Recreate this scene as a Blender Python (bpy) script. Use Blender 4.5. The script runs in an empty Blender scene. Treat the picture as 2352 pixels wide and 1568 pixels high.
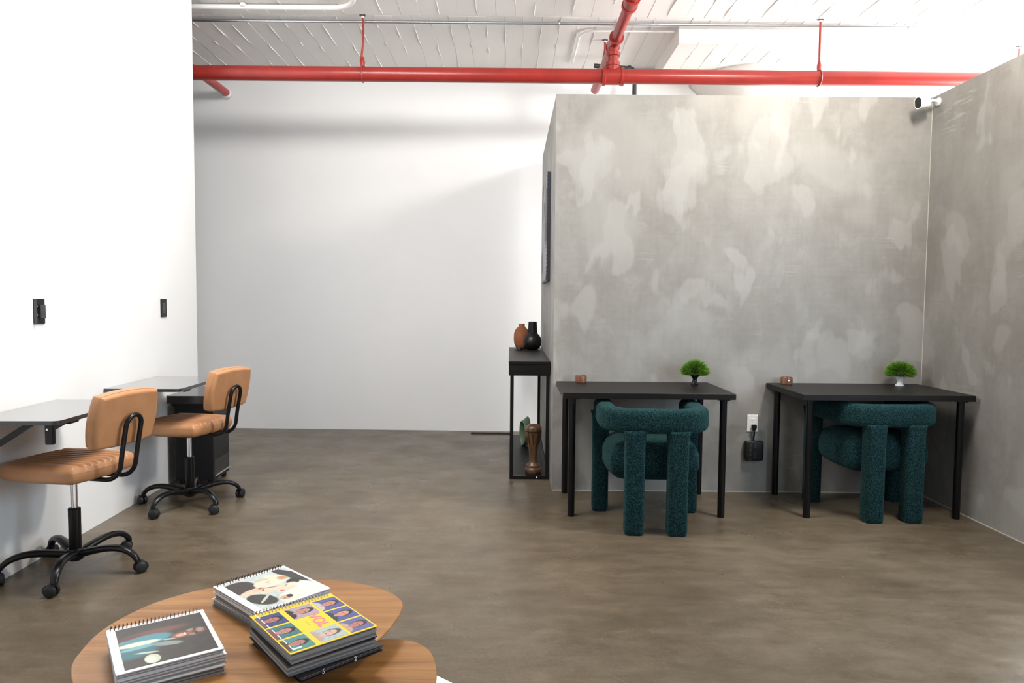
import bpy, bmesh, math, random
from mathutils import Vector, Matrix
random.seed(7)
PI = math.pi
C = bpy.context.scene.collection
S = bpy.context.scene

# ------------------------------------------------------------------ camera
def setup_camera():
    f, pitch, roll, yaw, H = 1624.38, 0.0561, 0.0084, 0.0020, 1.2567
    cy, sy = math.cos(yaw), math.sin(yaw)
    r = Vector((cy, -sy, 0)); fw = Vector((sy, cy, 0)); up = Vector((0, 0, 1))
    c, s = math.cos(pitch), math.sin(pitch)
    fw2 = fw*c - up*s; up2 = up*c + fw*s
    c, s = math.cos(roll), math.sin(roll)
    r3 = r*c + up2*s; up3 = up2*c - r*s
    cam = bpy.data.cameras.new('camera'); o = bpy.data.objects.new('camera', cam); C.objects.link(o)
    cam.sensor_fit = 'HORIZONTAL'; cam.sensor_width = 36.0; cam.lens = f*36.0/2352.0
    cam.clip_start = 0.02
    o.matrix_world = Matrix(((r3.x, up3.x, -fw2.x, 0), (r3.y, up3.y, -fw2.y, 0), (r3.z, up3.z, -fw2.z, H), (0, 0, 0, 1)))
    S.camera = o
setup_camera()

# ------------------------------------------------------------------ world, lamps, exposure
S.view_settings.view_transform = 'Standard'
S.view_settings.look = 'None'
S.view_settings.gamma = 1.0
S.view_settings.use_curve_mapping = False
S.view_settings.exposure = 0.17
W = bpy.data.worlds.new('daylight'); S.world = W; W.use_nodes = True
W.node_tree.nodes['Background'].inputs[0].default_value = (0.93, 0.96, 1.0, 1)
W.node_tree.nodes['Background'].inputs[1].default_value = 0.15
def area(name, loc, target, sx, sy, power, col):
    l = bpy.data.lights.new(name, 'AREA'); l.shape = 'RECTANGLE'; l.size = sx; l.size_y = sy
    l.energy = power; l.color = col
    o = bpy.data.objects.new(name, l); C.objects.link(o); o.location = loc
    d = Vector(target) - Vector(loc); o.rotation_euler = d.to_track_quat('-Z', 'Z').to_euler()
    return o
# daylight from tall windows out of frame: right, far right beyond the partition
area('window_light_right', (2.66, 2.35, 1.45), (0, 2.9, 1.2), 1.3, 1.9, 48, (0.68, 0.84, 1.0))
area('window_light_beyond', (4.75, 5.4, 2.35), (0, 5.75, 2.9), 2.0, 1.9, 370, (1.0, 0.98, 0.96))
area('fill_light_rear', (-1.3, -2.4, 1.9), (1.2, 4.0, 1.3), 3.2, 2.4, 26, (0.95, 0.97, 1.0))  # added soft fill from behind the camera, not a window
# ceiling spots out of frame
area('ceiling_lamp_left', (-1.15, 3.25, 3.25), (-1.3, 4.1, 0.9), 0.95, 0.95, 96, (1.0, 0.975, 0.945))
area('ceiling_lamp_right', (2.15, 3.24, 3.22), (-0.2, 4.9, 0.9), 0.42, 0.42, 76, (1.0, 0.92, 0.81))

# ------------------------------------------------------------------ helpers: materials
def mat(name, col, rough=0.5, metal=0.0, spec=0.5, **kw):
    m = bpy.data.materials.new(name); m.use_nodes = True
    b = m.node_tree.nodes['Principled BSDF']
    b.inputs['Base Color'].default_value = (*col, 1)
    b.inputs['Roughness'].default_value = rough
    b.inputs['Metallic'].default_value = metal
    b.inputs['Specular IOR Level'].default_value = spec
    for k, v in kw.items(): b.inputs[k].default_value = v
    return m
class NT:
    """small wrapper to write node graphs in a few words"""
    def __init__(s, m):
        s.t = m.node_tree; s.b = s.t.nodes['Principled BSDF']
        s.tc = s.t.nodes.new('ShaderNodeTexCoord')
    def n(s, typ, **kw):
        n = s.t.nodes.new(typ)
        for k, v in kw.items(): setattr(n, k, v)
        return n
    def link(s, a, b): s.t.links.new(a, b)
    def coords(s, scale=(1, 1, 1), rot=(0, 0, 0), loc=(0, 0, 0), src='Object'):
        mp = s.n('ShaderNodeMapping'); mp.inputs['Scale'].default_value = scale
        mp.inputs['Rotation'].default_value = rot; mp.inputs['Location'].default_value = loc
        s.link(s.tc.outputs[src], mp.inputs['Vector']); return mp.outputs[0]
    def noise(s, co, scale, detail=4, rough=0.55, dist=0.0):
        n = s.n('ShaderNodeTexNoise'); s.link(co, n.inputs['Vector'])
        n.inputs['Scale'].default_value = scale; n.inputs['Detail'].default_value = detail
        n.inputs['Roughness'].default_value = rough; n.inputs['Distortion'].default_value = dist
        return n.outputs['Fac']
    def vor(s, co, scale, feature='F1', out='Distance', rand=1.0):
        n = s.n('ShaderNodeTexVoronoi', feature=feature); s.link(co, n.inputs['Vector'])
        n.inputs['Scale'].default_value = scale; n.inputs['Randomness'].default_value = rand
        return n.outputs[out]
    def ramp(s, fac, stops, interp='LINEAR'):
        r = s.n('ShaderNodeValToRGB'); r.color_ramp.interpolation = interp
        e = r.color_ramp.elements
        while len(e) < len(stops): e.new(0.5)
        for i, (p, c) in enumerate(stops):
            e[i].position = p; e[i].color = (*c, 1) if len(c) == 3 else c
        s.link(fac, r.inputs[0]); return r.outputs[0]
    def step(s, fac, a, b):
        n = s.n('ShaderNodeMapRange', interpolation_type='SMOOTHSTEP')
        n.inputs[1].default_value = a; n.inputs[2].default_value = b
        s.link(fac, n.inputs[0]); return n.outputs[0]
    def math(s, op, a, b=None):
        n = s.n('ShaderNodeMath', operation=op)
        for i, v in enumerate((a, b)):
            if v is None: continue
            if isinstance(v, (int, float)): n.inputs[i].default_value = v
            else: s.link(v, n.inputs[i])
        return n.outputs[0]
    def mix(s, fac, a, b, blend='MIX'):
        n = s.n('ShaderNodeMix', data_type='RGBA', blend_type=blend)
        for i, v in ((0, fac), (6, a), (7, b)):
            if isinstance(v, (int, float)): n.inputs[i].default_value = v
            elif isinstance(v, tuple): n.inputs[i].default_value = (*v, 1)
            else: s.link(v, n.inputs[i])
        return n.outputs[2]
    def col(s, c): s.link(c, s.b.inputs['Base Color'])
    def rough(s, r): s.link(r, s.b.inputs['Roughness'])
    def bump(s, h, strength=0.3, dist=0.01):
        n = s.n('ShaderNodeBump'); n.inputs['Strength'].default_value = strength
        n.inputs['Distance'].default_value = dist
        s.link(h, n.inputs['Height']); s.link(n.outputs[0], s.b.inputs['Normal'])

def white_wall_mat(name, c):
    m = mat(name, c, 0.6, spec=0.3); t = NT(m); co = t.coords()
    n = t.noise(co, 1.3, 4)
    t.col(t.mix(t.step(n, 0.35, 0.7), tuple(x*0.975 for x in c), c))
    t.bump(t.noise(co, 60, 4), 0.06, 0.004)
    return m
def plaster_mat():
    m = mat('troweled_plaster', (0.4, 0.4, 0.38), 0.55, spec=0.35); t = NT(m)
    co = t.coords()
    big = t.noise(co, 1.1, 6, 0.65, 0.3)
    base = t.ramp(big, [(0.30, (0.285, 0.270, 0.248)), (0.48, (0.325, 0.312, 0.292)), (0.60, (0.352, 0.341, 0.322)), (0.75, (0.400, 0.392, 0.374))])
    st = t.noise(t.coords((34, 34, 3.0)), 1.0, 5, 0.65)                    # fine vertical brushing
    ht = t.noise(t.coords((3.0, 3.0, 40)), 1.0, 4, 0.65)                   # and across
    base = t.mix(t.math('MULTIPLY', t.step(t.math('MULTIPLY', t.math('ADD', st, ht), 0.5), 0.42, 0.62), 0.13), base, (0.44, 0.43, 0.41))
    base = t.mix(t.math('MULTIPLY', t.step(t.math('MULTIPLY', t.math('ADD', st, ht), 0.5), 0.52, 0.36), 0.10), base, (0.25, 0.24, 0.22))
    mid = t.noise(t.coords((1.2, 1.2, 0.9), loc=(5, 3, 1)), 4.5, 7, 0.68, 0.4)
    base = t.mix(t.math('MULTIPLY', t.step(mid, 0.48, 0.68), 0.45), base, (0.43, 0.423, 0.405))
    base = t.mix(t.math('MULTIPLY', t.step(mid, 0.50, 0.34), 0.40), base, (0.262, 0.248, 0.226))
    edge = t.noise(t.coords((30, 30, 5)), 1.0, 5, 0.65)                     # ragged brush edges
    def patch(loc, rot, scl, sc, lo, hi, amt, c):
        nonlocal base
        p = t.noise(t.coords(scl, rot=rot, loc=loc), sc, 2.0, 0.5, 0.25)
        p = t.math('ADD', p, t.math('MULTIPLY', t.math('SUBTRACT', edge, 0.5), 0.10))
        f = t.math('MULTIPLY', t.step(p, lo, hi), amt); base = t.mix(f, base, c); return f
    f1 = patch((3.1, 0.7, 1.9), (0, 0, 0), (1.1, 1.1, 0.9), 1.7, 0.50, 0.66, 0.48, (0.475, 0.468, 0.450))
    f2 = patch((7.3, 2.2, 5.1), (0, 0.5, 0), (1.0, 1.0, 0.8), 2.7, 0.575, 0.625, 0.42, (0.500, 0.495, 0.476))
    f4 = patch((1.3, 6.2, 2.7), (0, -0.4, 0), (1.0, 1.0, 0.65), 3.7, 0.60, 0.645, 0.42, (0.515, 0.51, 0.492))
    g = t.noise(t.coords((6, 6, 80)), 1.0, 3, 0.6)                          # dry-brush marks
    gm = t.noise(t.coords(loc=(1.7, 9, 4)), 2.2, 3, 0.5)
    f3 = t.math('MULTIPLY', t.math('MULTIPLY', t.step(g, 0.50, 0.64), t.step(gm, 0.58, 0.70)), 0.55)
    base = t.mix(f3, base, (0.55, 0.55, 0.53))
    fine = t.noise(co, 190, 3)
    base = t.mix(t.math('MULTIPLY', fine, 0.20), base, (0.22, 0.215, 0.20))
    base = t.mix(1.0, base, (0.71, 0.705, 0.70), 'MULTIPLY')
    t.col(base)
    t.bump(t.math('ADD', t.math('MULTIPLY', st, 0.4), t.math('ADD', f2, f4)), 0.12, 0.003)
    return m
def floor_mat():
    m = mat('stained_concrete', (0.14, 0.115, 0.09), 0.38, spec=0.45); t = NT(m)
    co = t.coords()
    a = t.noise(co, 0.9, 6, 0.62, 0.0)
    base = t.ramp(a, [(0.30, (0.088, 0.066, 0.043)), (0.46, (0.126, 0.098, 0.068)), (0.60, (0.160, 0.128, 0.091)), (0.8, (0.185, 0.158, 0.124))])
    s2 = t.noise(t.coords((2.2, 9, 1), rot=(0, 0, 0.25)), 1.6, 6, 0.62, 0.0)     # trowel streaks
    base = t.mix(t.math('MULTIPLY', t.step(s2, 0.34, 0.74), 0.50), base, (0.205, 0.178, 0.143))
    s3 = t.noise(t.coords((1.5, 4.5, 1), rot=(0, 0, -0.4), loc=(4, 2, 0)), 2.4, 6, 0.62, 0.0)
    base = t.mix(t.math('MULTIPLY', t.step(s3, 0.36, 0.74), 0.50), base, (0.074, 0.060, 0.045))
    fine = t.noise(co, 70, 5, 0.7)
    base = t.mix(t.math('MULTIPLY', t.step(fine, 0.40, 0.75), 0.35), base, (0.235, 0.205, 0.165))
    mt = t.noise(t.coords((1, 1.9, 1), loc=(2, 6, 0)), 5.5, 8, 0.74)
    base = t.mix(t.math('MULTIPLY', t.step(mt, 0.50, 0.68), 0.42), base, (0.230, 0.200, 0.160))
    base = t.mix(t.math('MULTIPLY', t.step(mt, 0.50, 0.33), 0.42), base, (0.072, 0.055, 0.038))
    gr = t.noise(co, 260, 3, 0.7)
    base = t.mix(t.math('MULTIPLY', t.step(gr, 0.45, 0.70), 0.28), base, (0.25, 0.22, 0.18))
    base = t.mix(t.math('MULTIPLY', t.step(gr, 0.50, 0.30), 0.25), base, (0.06, 0.048, 0.035))
    # hairline scratches
    wob = t.n('ShaderNodeVectorMath', operation='ADD')
    nz = t.n('ShaderNodeTexNoise'); nz.inputs['Scale'].default_value = 1.1; t.link(co, nz.inputs['Vector'])
    t.link(co, wob.inputs[0]); t.link(nz.outputs['Color'], wob.inputs[1])
    for sc, off, dens, amt in ((0.9, 0.0, 0.60, 0.22), (2.1, 3.7, 0.56, 0.20), (3.3, 8.1, 0.60, 0.22)):
        mp = t.n('ShaderNodeMapping'); mp.inputs['Location'].default_value = (off, off*1.3, 0)
        t.link(wob.outputs[0], mp.inputs[0])
        e = t.vor(mp.outputs[0], sc, 'DISTANCE_TO_EDGE')
        mk = t.step(t.noise(t.coords(loc=(off+2, 1, 0)), 1.7, 2), dens-0.05, dens+0.04)
        ln = t.math('MULTIPLY', t.math('SUBTRACT', 1.0, t.step(e, 0.0006, 0.0024)), mk)
        base = t.mix(t.math('MULTIPLY', ln, amt), base, (0.36, 0.33, 0.29))
    # paint specks
    v = t.n('ShaderNodeTexVoronoi'); v.inputs['Scale'].default_value = 7.0; t.link(co, v.inputs['Vector'])
    sep = t.n('ShaderNodeSeparateColor'); t.link(v.outputs['Color'], sep.inputs[0])
    sp = t.math('MULTIPLY', t.math('SUBTRACT', 1.0, t.step(v.outputs['Distance'], 0.022, 0.032)), t.step(sep.outputs[0], 0.80, 0.82))
    base = t.mix(t.math('MULTIPLY', sp, 0.8), base, (0.62, 0.60, 0.56))
    cl = t.noise(t.coords(loc=(9, 4, 0)), 1.7, 4, 0.6, 0.0)
    base = t.mix(t.math('MULTIPLY', t.step(cl, 0.60, 0.34), 0.38), base, (0.060, 0.045, 0.030))
    base = t.mix(1.0, base, (0.78, 0.735, 0.655), 'MULTIPLY')
    t.col(base)
    t.rough(t.ramp(t.noise(co, 3.0, 5), [(0.3, (0.24,)*3), (0.7, (0.42,)*3)]))
    t.bump(t.math('ADD', t.noise(co, 25, 5), t.math('MULTIPLY', fine, 0.4)), 0.10, 0.004)
    return m
def ceiling_mat():
    m = mat('painted_board_form', (0.74, 0.72, 0.69), 0.5, spec=0.35); t = NT(m); co = t.coords()
    t.bump(t.math('ADD', t.noise(co, 35, 4), t.math('MULTIPLY', t.noise(t.coords((60, 3, 1)), 1.0, 4), 0.6)), 0.25, 0.004)
    return m
def boucle_mat():
    m = mat('teal_boucle', (0.015, 0.075, 0.080), 1.0, spec=0.03); t = NT(m)
    m.node_tree.nodes['Principled BSDF'].inputs['Sheen Weight'].default_value = 0.12
    m.node_tree.nodes['Principled BSDF'].inputs['Sheen Roughness'].default_value = 0.4
    m.node_tree.nodes['Principled BSDF'].inputs['Sheen Tint'].default_value = (0.35, 0.75, 0.78, 1)
    co = t.coords()
    wv = t.n('ShaderNodeVectorMath', operation='ADD')
    nz = t.n('ShaderNodeTexNoise'); nz.inputs['Scale'].default_value = 60; t.link(co, nz.inputs['Vector'])
    sc = t.n('ShaderNodeVectorMath', operation='SCALE'); sc.inputs['Scale'].default_value = 0.012
    t.link(nz.outputs['Color'], sc.inputs[0]); t.link(co, wv.inputs[0]); t.link(sc.outputs[0], wv.inputs[1])
    d = t.vor(wv.outputs[0], 215, 'F1')
    h = t.math('SUBTRACT', 1.0, d)
    t.col(t.ramp(d, [(0.02, (0.050, 0.112, 0.114)), (0.34, (0.015, 0.043, 0.045)), (0.62, (0.005, 0.016, 0.018))]))
    t.bump(h, 0.7, 0.005)
    return m
def leather_mat():
    m = mat('tan_leather', (0.46, 0.205, 0.080), 0.42, spec=0.45); t = NT(m); co = t.coords()
    n = t.noise(co, 9, 5)
    t.col(t.ramp(n, [(0.3, (0.40, 0.190, 0.085)), (0.7, (0.49, 0.245, 0.118))]))
    t.bump(t.math('ADD', t.vor(co, 420), t.math('MULTIPLY', t.noise(co, 14, 4), 3.0)), 0.10, 0.003)
    return m
def walnut_mat(name, rot, dark=1.0):
    m = mat(name, (0.4, 0.2, 0.07), 0.34, spec=0.45); t = NT(m)
    co = t.coords((2.0, 26, 8), rot=(0, 0, rot))
    a = t.noise(co, 1.0, 5, 0.6, 0.6)
    k = lambda c: (c[0]*dark*0.92, c[1]*dark*0.86, c[2]*dark*0.76)
    b = t.ramp(a, [(0.25, k((0.185, 0.082, 0.026))), (0.45, k((0.330, 0.162, 0.056))), (0.60, k((0.410, 0.212, 0.078))), (0.8, k((0.47, 0.255, 0.100)))])
    w = t.noise(t.coords((1.1, 9, 4), rot=(0, 0, rot), loc=(3, 1, 0)), 1.0, 3, 0.5)
    b = t.mix(t.math('MULTIPLY', t.step(w, 0.52, 0.66), 0.55), b, k((0.20, 0.088, 0.029)))
    g = t.noise(t.coords((9, 260, 60), rot=(0, 0, rot)), 1.0, 3, 0.6)
    b = t.mix(t.math('MULTIPLY', t.step(g, 0.5, 0.7), 0.35), b, k((0.16, 0.07, 0.022)))
    t.col(b); t.bump(g, 0.06, 0.002)
    return m
def black_wood_mat():
    m = mat('black_brown_laminate', (0.020, 0.018, 0.017), 0.42, spec=0.20); t = NT(m)
    g = t.noise(t.coords((4, 70, 70)), 1.0, 4, 0.6)
    t.col(t.ramp(g, [(0.3, (0.005, 0.0045, 0.0042)), (0.7, (0.011, 0.010, 0.0095))]))
    t.bump(g, 0.10, 0.002)
    return m
def rosewood_mat():
    m = mat('turned_rosewood', (0.3, 0.12, 0.06), 0.4); t = NT(m)
    g = t.noise(t.coords((60, 60, 14), rot=(0.2, 0.4, 0)), 1.0, 4, 0.6, 0.8)
    t.col(t.ramp(g, [(0.3, (0.065, 0.022, 0.010)), (0.5, (0.135, 0.052, 0.023)), (0.7, (0.20, 0.090, 0.047))]))
    return m
def bronze_mat():
    m = mat('carved_brown_wood', (0.12, 0.06, 0.03), 0.36, spec=0.55); t = NT(m); co = t.coords()
    g = t.noise(t.coords((30, 30, 7)), 1.0, 5, 0.65, 0.5)
    t.col(t.ramp(g, [(0.3, (0.030, 0.013, 0.007)), (0.5, (0.095, 0.046, 0.021)), (0.72, (0.19, 0.10, 0.050))]))
    t.bump(t.noise(co, 60, 4), 0.3, 0.003)
    return m
def red_paint_mat():
    m = mat('red_gloss_paint', (0.47, 0.022, 0.016), 0.30, spec=0.5); t = NT(m); co = t.coords()
    n = t.noise(co, 7, 5)
    t.col(t.ramp(n, [(0.3, (0.245, 0.020, 0.016)), (0.7, (0.315, 0.026, 0.020))]))
    t.bump(t.noise(co, 45, 3), 0.12, 0.003)
    return m
def terracotta_mat():
    m = mat('terracotta', (0.36, 0.135, 0.065), 0.8, spec=0.2); t = NT(m); co = t.coords()
    n = t.noise(co, 16, 5)
    t.col(t.ramp(n, [(0.3, (0.235, 0.080, 0.034)), (0.7, (0.32, 0.122, 0.058))]))
    t.bump(t.noise(t.coords((4, 4, 120)), 1.0, 2), 0.15, 0.002)
    return m
def sage_mat():
    m = mat('sage_glaze', (0.12, 0.20, 0.115), 0.5); t = NT(m)
    n = t.noise(t.coords((40, 40, 220)), 1.0, 3)
    t.col(t.ramp(n, [(0.35, (0.048, 0.088, 0.048)), (0.65, (0.090, 0.145, 0.086))]))
    t.bump(n, 0.3, 0.002)
    return m

M = {}
M['white'] = white_wall_mat('white_wall_paint', (0.835, 0.845, 0.855))
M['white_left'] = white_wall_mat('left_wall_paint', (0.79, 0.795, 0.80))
M['plaster'] = plaster_mat()
M['floor'] = floor_mat()
M['ceiling'] = ceiling_mat()
M['boucle'] = boucle_mat()
M['leather'] = leather_mat()
M['groove_shade'] = mat('brown_groove_shade', (0.085, 0.036, 0.016), 0.7)
M['walnut'] = walnut_mat('walnut_veneer', -0.12, 1.03)
M['walnut2'] = walnut_mat('walnut_veneer_low', -0.62, 0.98)
M['black_wood'] = black_wood_mat()
M['rosewood'] = rosewood_mat()
M['bronze'] = bronze_mat()
M['red'] = red_paint_mat()
M['terracotta'] = terracotta_mat()
M['sage'] = sage_mat()
M['black_metal'] = mat('black_powder_coat', (0.004, 0.004, 0.005), 0.28, spec=0.35)
M['black_plastic'] = mat('black_plastic', (0.007, 0.007, 0.008), 0.42, spec=0.35)
M['caster'] = mat('caster_nylon', (0.012, 0.0125, 0.0145), 0.48, spec=0.4)
M['grey_laminate'] = mat('charcoal_laminate', (0.022, 0.023, 0.026), 0.24, spec=0.9)
M['satin_grey'] = mat('satin_grey_laminate', (0.080, 0.084, 0.094), 0.22, spec=0.7, **{'Coat Weight': 1.0, 'Coat Roughness': 0.14, 'Coat IOR': 1.7})
M['black_ceramic'] = mat('black_ceramic', (0.006, 0.006, 0.0065), 0.36, spec=0.4)
M['chrome'] = mat('chrome', (0.72, 0.72, 0.74), 0.12, 1.0)
M['galvanised'] = mat('galvanised_steel', (0.55, 0.57, 0.60), 0.30, 1.0)
M['brass'] = mat('brass', (0.75, 0.60, 0.36), 0.25, 1.0)
M['white_plastic'] = mat('white_plastic', (0.82, 0.82, 0.82), 0.35)
M['white_ceramic'] = mat('white_ceramic', (0.85, 0.85, 0.85), 0.2)
M['white_lacquer'] = mat('white_lacquer', (0.82, 0.82, 0.81), 0.35)
M['lens'] = mat('dark_glass', (0.01, 0.01, 0.012), 0.12)
M['grass'] = mat('grass_green', (0.075, 0.195, 0.012), 0.55, spec=0.3)
M['grass2'] = mat('grass_lime', (0.150, 0.290, 0.030), 0.55, spec=0.3)
M['grass3'] = mat('grass_deep', (0.022, 0.070, 0.006), 0.6, spec=0.3)
M['iron'] = mat('dark_iron_pipe', (0.035, 0.037, 0.042), 0.4, 0.3)
M['gap'] = mat('dark_gap', (0.03, 0.028, 0.025), 0.9)
M['caulk'] = mat('white_caulk', (0.46, 0.44, 0.40), 0.7)
M['paper'] = mat('page_edges', (0.34, 0.34, 0.345), 0.8)
M['paper_dark'] = mat('grey_page_edges', (0.17, 0.17, 0.175), 0.8)
M['card'] = mat('white_card', (0.74, 0.74, 0.765), 0.5)
M['yellow'] = mat('yellow_card', (0.80, 0.57, 0.03), 0.45)
M['black_card'] = mat('black_card', (0.014, 0.014, 0.017), 0.4)
M['pink'] = mat('pink_ink', (0.85, 0.20, 0.27), 0.5)
M['rust_ink'] = mat('faint_orange_ink', (0.78, 0.50, 0.05), 0.5)
M['white_ink'] = mat('white_ink', (0.80, 0.80, 0.80), 0.5)
M['wire'] = mat('binding_wire', (0.60, 0.60, 0.62), 0.25, 1.0)
M['led'] = mat('blue_led', (0.05, 0.08, 0.6), 0.4)
M['rug'] = mat('white_wool', (0.82, 0.81, 0.79), 0.95, spec=0.1)

# ------------------------------------------------------------------ helpers: geometry
def link(o): C.objects.link(o); return o
def obj(name, bm, m, parent=None, smooth=False, loc=None, **props):
    me = bpy.data.meshes.new(name)
    bm.normal_update(); bm.to_mesh(me); bm.free()
    for x in (m if isinstance(m, (list, tuple)) else [m]): me.materials.append(x)
    if smooth:
        me.polygons.foreach_set('use_smooth', [True]*len(me.polygons))
        if smooth is not True: me.set_sharp_from_angle(angle=math.radians(smooth))
    o = link(bpy.data.objects.new(name, me))
    if parent is not None: o.parent = parent
    if loc is not None: o.location = loc
    for k, v in props.items(): o[k] = v
    return o
def thing(name, label, cat, loc=(0, 0, 0), rz=0.0, group=None):
    o = link(bpy.data.objects.new(name, None)); o.location = loc; o.rotation_euler = (0, 0, rz)
    o.empty_display_size = 0.05
    o['label'] = label; o['category'] = cat
    if group: o['group'] = group
    return o
def tag(o, label, cat, group=None):
    o['label'] = label; o['category'] = cat
    if group: o['group'] = group
    return o
def struct(name, bm, m, parent=None, **kw):
    o = obj(name, bm, m, parent, **kw)
    if parent is None: o['kind'] = 'structure'
    return o
def copy_tree(root, loc, rz, label, name=None):
    r = root.copy(); C.objects.link(r); r.location = loc; r.rotation_euler = (0, 0, rz); r['label'] = label
    for ch in list(root.children):
        c = ch.copy(); C.objects.link(c); c.parent = r
        for g in list(ch.children):
            d = g.copy(); C.objects.link(d); d.parent = c
    return r
def NB(): return bmesh.new()
def box(bm, x0, x1, y0, y1, z0, z1, bev=0.0, seg=2, mi=0):
    r = bmesh.ops.create_cube(bm, size=1.0)
    vs = r['verts']
    bmesh.ops.scale(bm, vec=(x1-x0, y1-y0, z1-z0), verts=vs)
    bmesh.ops.translate(bm, vec=((x0+x1)/2, (y0+y1)/2, (z0+z1)/2), verts=vs)
    fs = list({f for v in vs for f in v.link_faces})
    for f in fs: f.material_index = mi
    if bev > 0:
        es = list({e for v in vs for e in v.link_edges})
        bmesh.ops.bevel(bm, geom=es, offset=bev, segments=seg, profile=0.5, affect='EDGES', material=-1)
    return bm
def bx(*a, **k): return box(NB(), *a, **k)
def frames(path):
    P = [Vector(p) for p in path]; T = []
    for i in range(len(P)):
        a = P[max(i-1, 0)]; b = P[min(i+1, len(P)-1)]; T.append((b-a).normalized())
    n = T[0].orthogonal().normalized() if abs(T[0].z) > 0.9 else T[0].cross(Vector((0, 0, 1))).normalized()
    out = []
    for i in range(len(P)):
        n = (n - T[i]*n.dot(T[i])).normalized(); out.append((P[i], T[i], n, T[i].cross(n)))
    return out
def tube(bm, path, r, seg=12, cap=True, flat=1.0, mi=0):
    """round tube; r is a number or a list per point; flat scales the second axis"""
    R = r if isinstance(r, (list, tuple)) else [r]*len(path)
    rings = []
    for (p, t, n, b), rr in zip(frames(path), R):
        rings.append([bm.verts.new(p + n*math.cos(2*PI*k/seg)*rr + b*math.sin(2*PI*k/seg)*rr*flat) for k in range(seg)])
    for a, c in zip(rings, rings[1:]):
        for k in range(seg):
            f = bm.faces.new((a[k], a[(k+1) % seg], c[(k+1) % seg], c[k])); f.material_index = mi
    if cap:
        bm.faces.new(list(reversed(rings[0]))).material_index = mi; bm.faces.new(rings[-1]).material_index = mi
    bmesh.ops.recalc_face_normals(bm, faces=list(bm.faces)) if False else None
    return bm
def lathe(bm, prof, seg=32, c=(0, 0, 0), axis='z', mi=0):
    rings = []
    for r, z in prof:
        if r < 1e-6: r = 1e-5
        ring = []
        for k in range(seg):
            a = 2*PI*k/seg; x, y = r*math.cos(a), r*math.sin(a)
            v = (x, y, z) if axis == 'z' else ((z, x, y) if axis == 'x' else (y, z, x))
            ring.append(bm.verts.new((v[0]+c[0], v[1]+c[1], v[2]+c[2])))
        rings.append(ring)
    for a, b in zip(rings, rings[1:]):
        for k in range(seg): bm.faces.new((a[k], a[(k+1) % seg], b[(k+1) % seg], b[k])).material_index = mi
    bm.faces.new(list(reversed(rings[0]))).material_index = mi; bm.faces.new(rings[-1]).material_index = mi
    return bm
def arc(c, r, a0, a1, n, plane='xy'):
    out = []
    for i in range(n+1):
        a = a0 + (a1-a0)*i/n; u, v = r*math.cos(a), r*math.sin(a)
        d = {'xy': (u, v, 0), 'xz': (u, 0, v), 'yz': (0, u, v)}[plane]
        out.append((c[0]+d[0], c[1]+d[1], c[2]+d[2]))
    return out
def catmull(pts, n=8, closed=True):
    out = []; N = len(pts); P = [Vector(p) for p in pts]
    rng = range(N) if closed else range(N-1)
    for i in rng:
        if closed: p0, p1, p2, p3 = P[(i-1) % N], P[i], P[(i+1) % N], P[(i+2) % N]
        else: p0, p1, p2, p3 = P[max(i-1, 0)], P[i], P[i+1], P[min(i+2, N-1)]
        for k in range(n):
            t = k/n
            out.append(0.5*((2*p1) + (p2-p0)*t + (2*p0-5*p1+4*p2-p3)*t*t + (3*p1-p0-3*p2+p3)*t**3))
    if not closed: out.append(P[-1])
    return out
def loft(bm, loops, mi=0, cap=True):
    R = [[bm.verts.new(p) for p in lp] for lp in loops]; n = len(R[0])
    for a, b in zip(R, R[1:]):
        for k in range(n): bm.faces.new((a[k], a[(k+1) % n], b[(k+1) % n], b[k])).material_index = mi
    if cap:
        bm.faces.new(list(reversed(R[0]))).material_index = mi; bm.faces.new(R[-1]).material_index = mi
    return bm
def rrect(w, d, r, n=5, z=0.0, cx=0.0, cy=0.0):
    out = []
    for sx, sy, a0 in ((1, 1, 0), (-1, 1, PI/2), (-1, -1, PI), (1, -1, 1.5*PI)):
        for i in range(n+1):
            a = a0 + PI/2*i/n
            out.append((cx + sx*(w/2-r) + r*math.cos(a), cy + sy*(d/2-r) + r*math.sin(a), z))
    return out
def rbar(bm, path, w, h, r, n=4):
    """bar with a rounded-rectangle section w (sideways) x h (upwards) along a horizontal path"""
    sec = rrect(w, h, r, n); loops = []
    P = [Vector(p) for p in path]
    for i, p in enumerate(P):
        t = (P[min(i+1, len(P)-1)] - P[max(i-1, 0)]).normalized(); s = t.cross(Vector((0, 0, 1))).normalized()
        up = s.cross(t)
        loops.append([p + s*q[0] + up*q[1] for q in sec])
    # rounded ends
    def shrink(lp, c, k, d): return [c + (v-c)*k + d for v in lp]
    t0 = (P[1]-P[0]).normalized(); t1 = (P[-1]-P[-2]).normalized()
    st = [shrink(loops[0], P[0], k, -t0*d) for k, d in ((0.55, r), (0.85, r*0.75), (0.96, r*0.4))]
    en = [shrink(loops[-1], P[-1], k, t1*d) for k, d in ((0.96, r*0.4), (0.85, r*0.75), (0.55, r))]
    return loft(bm, st + loops + en)
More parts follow.
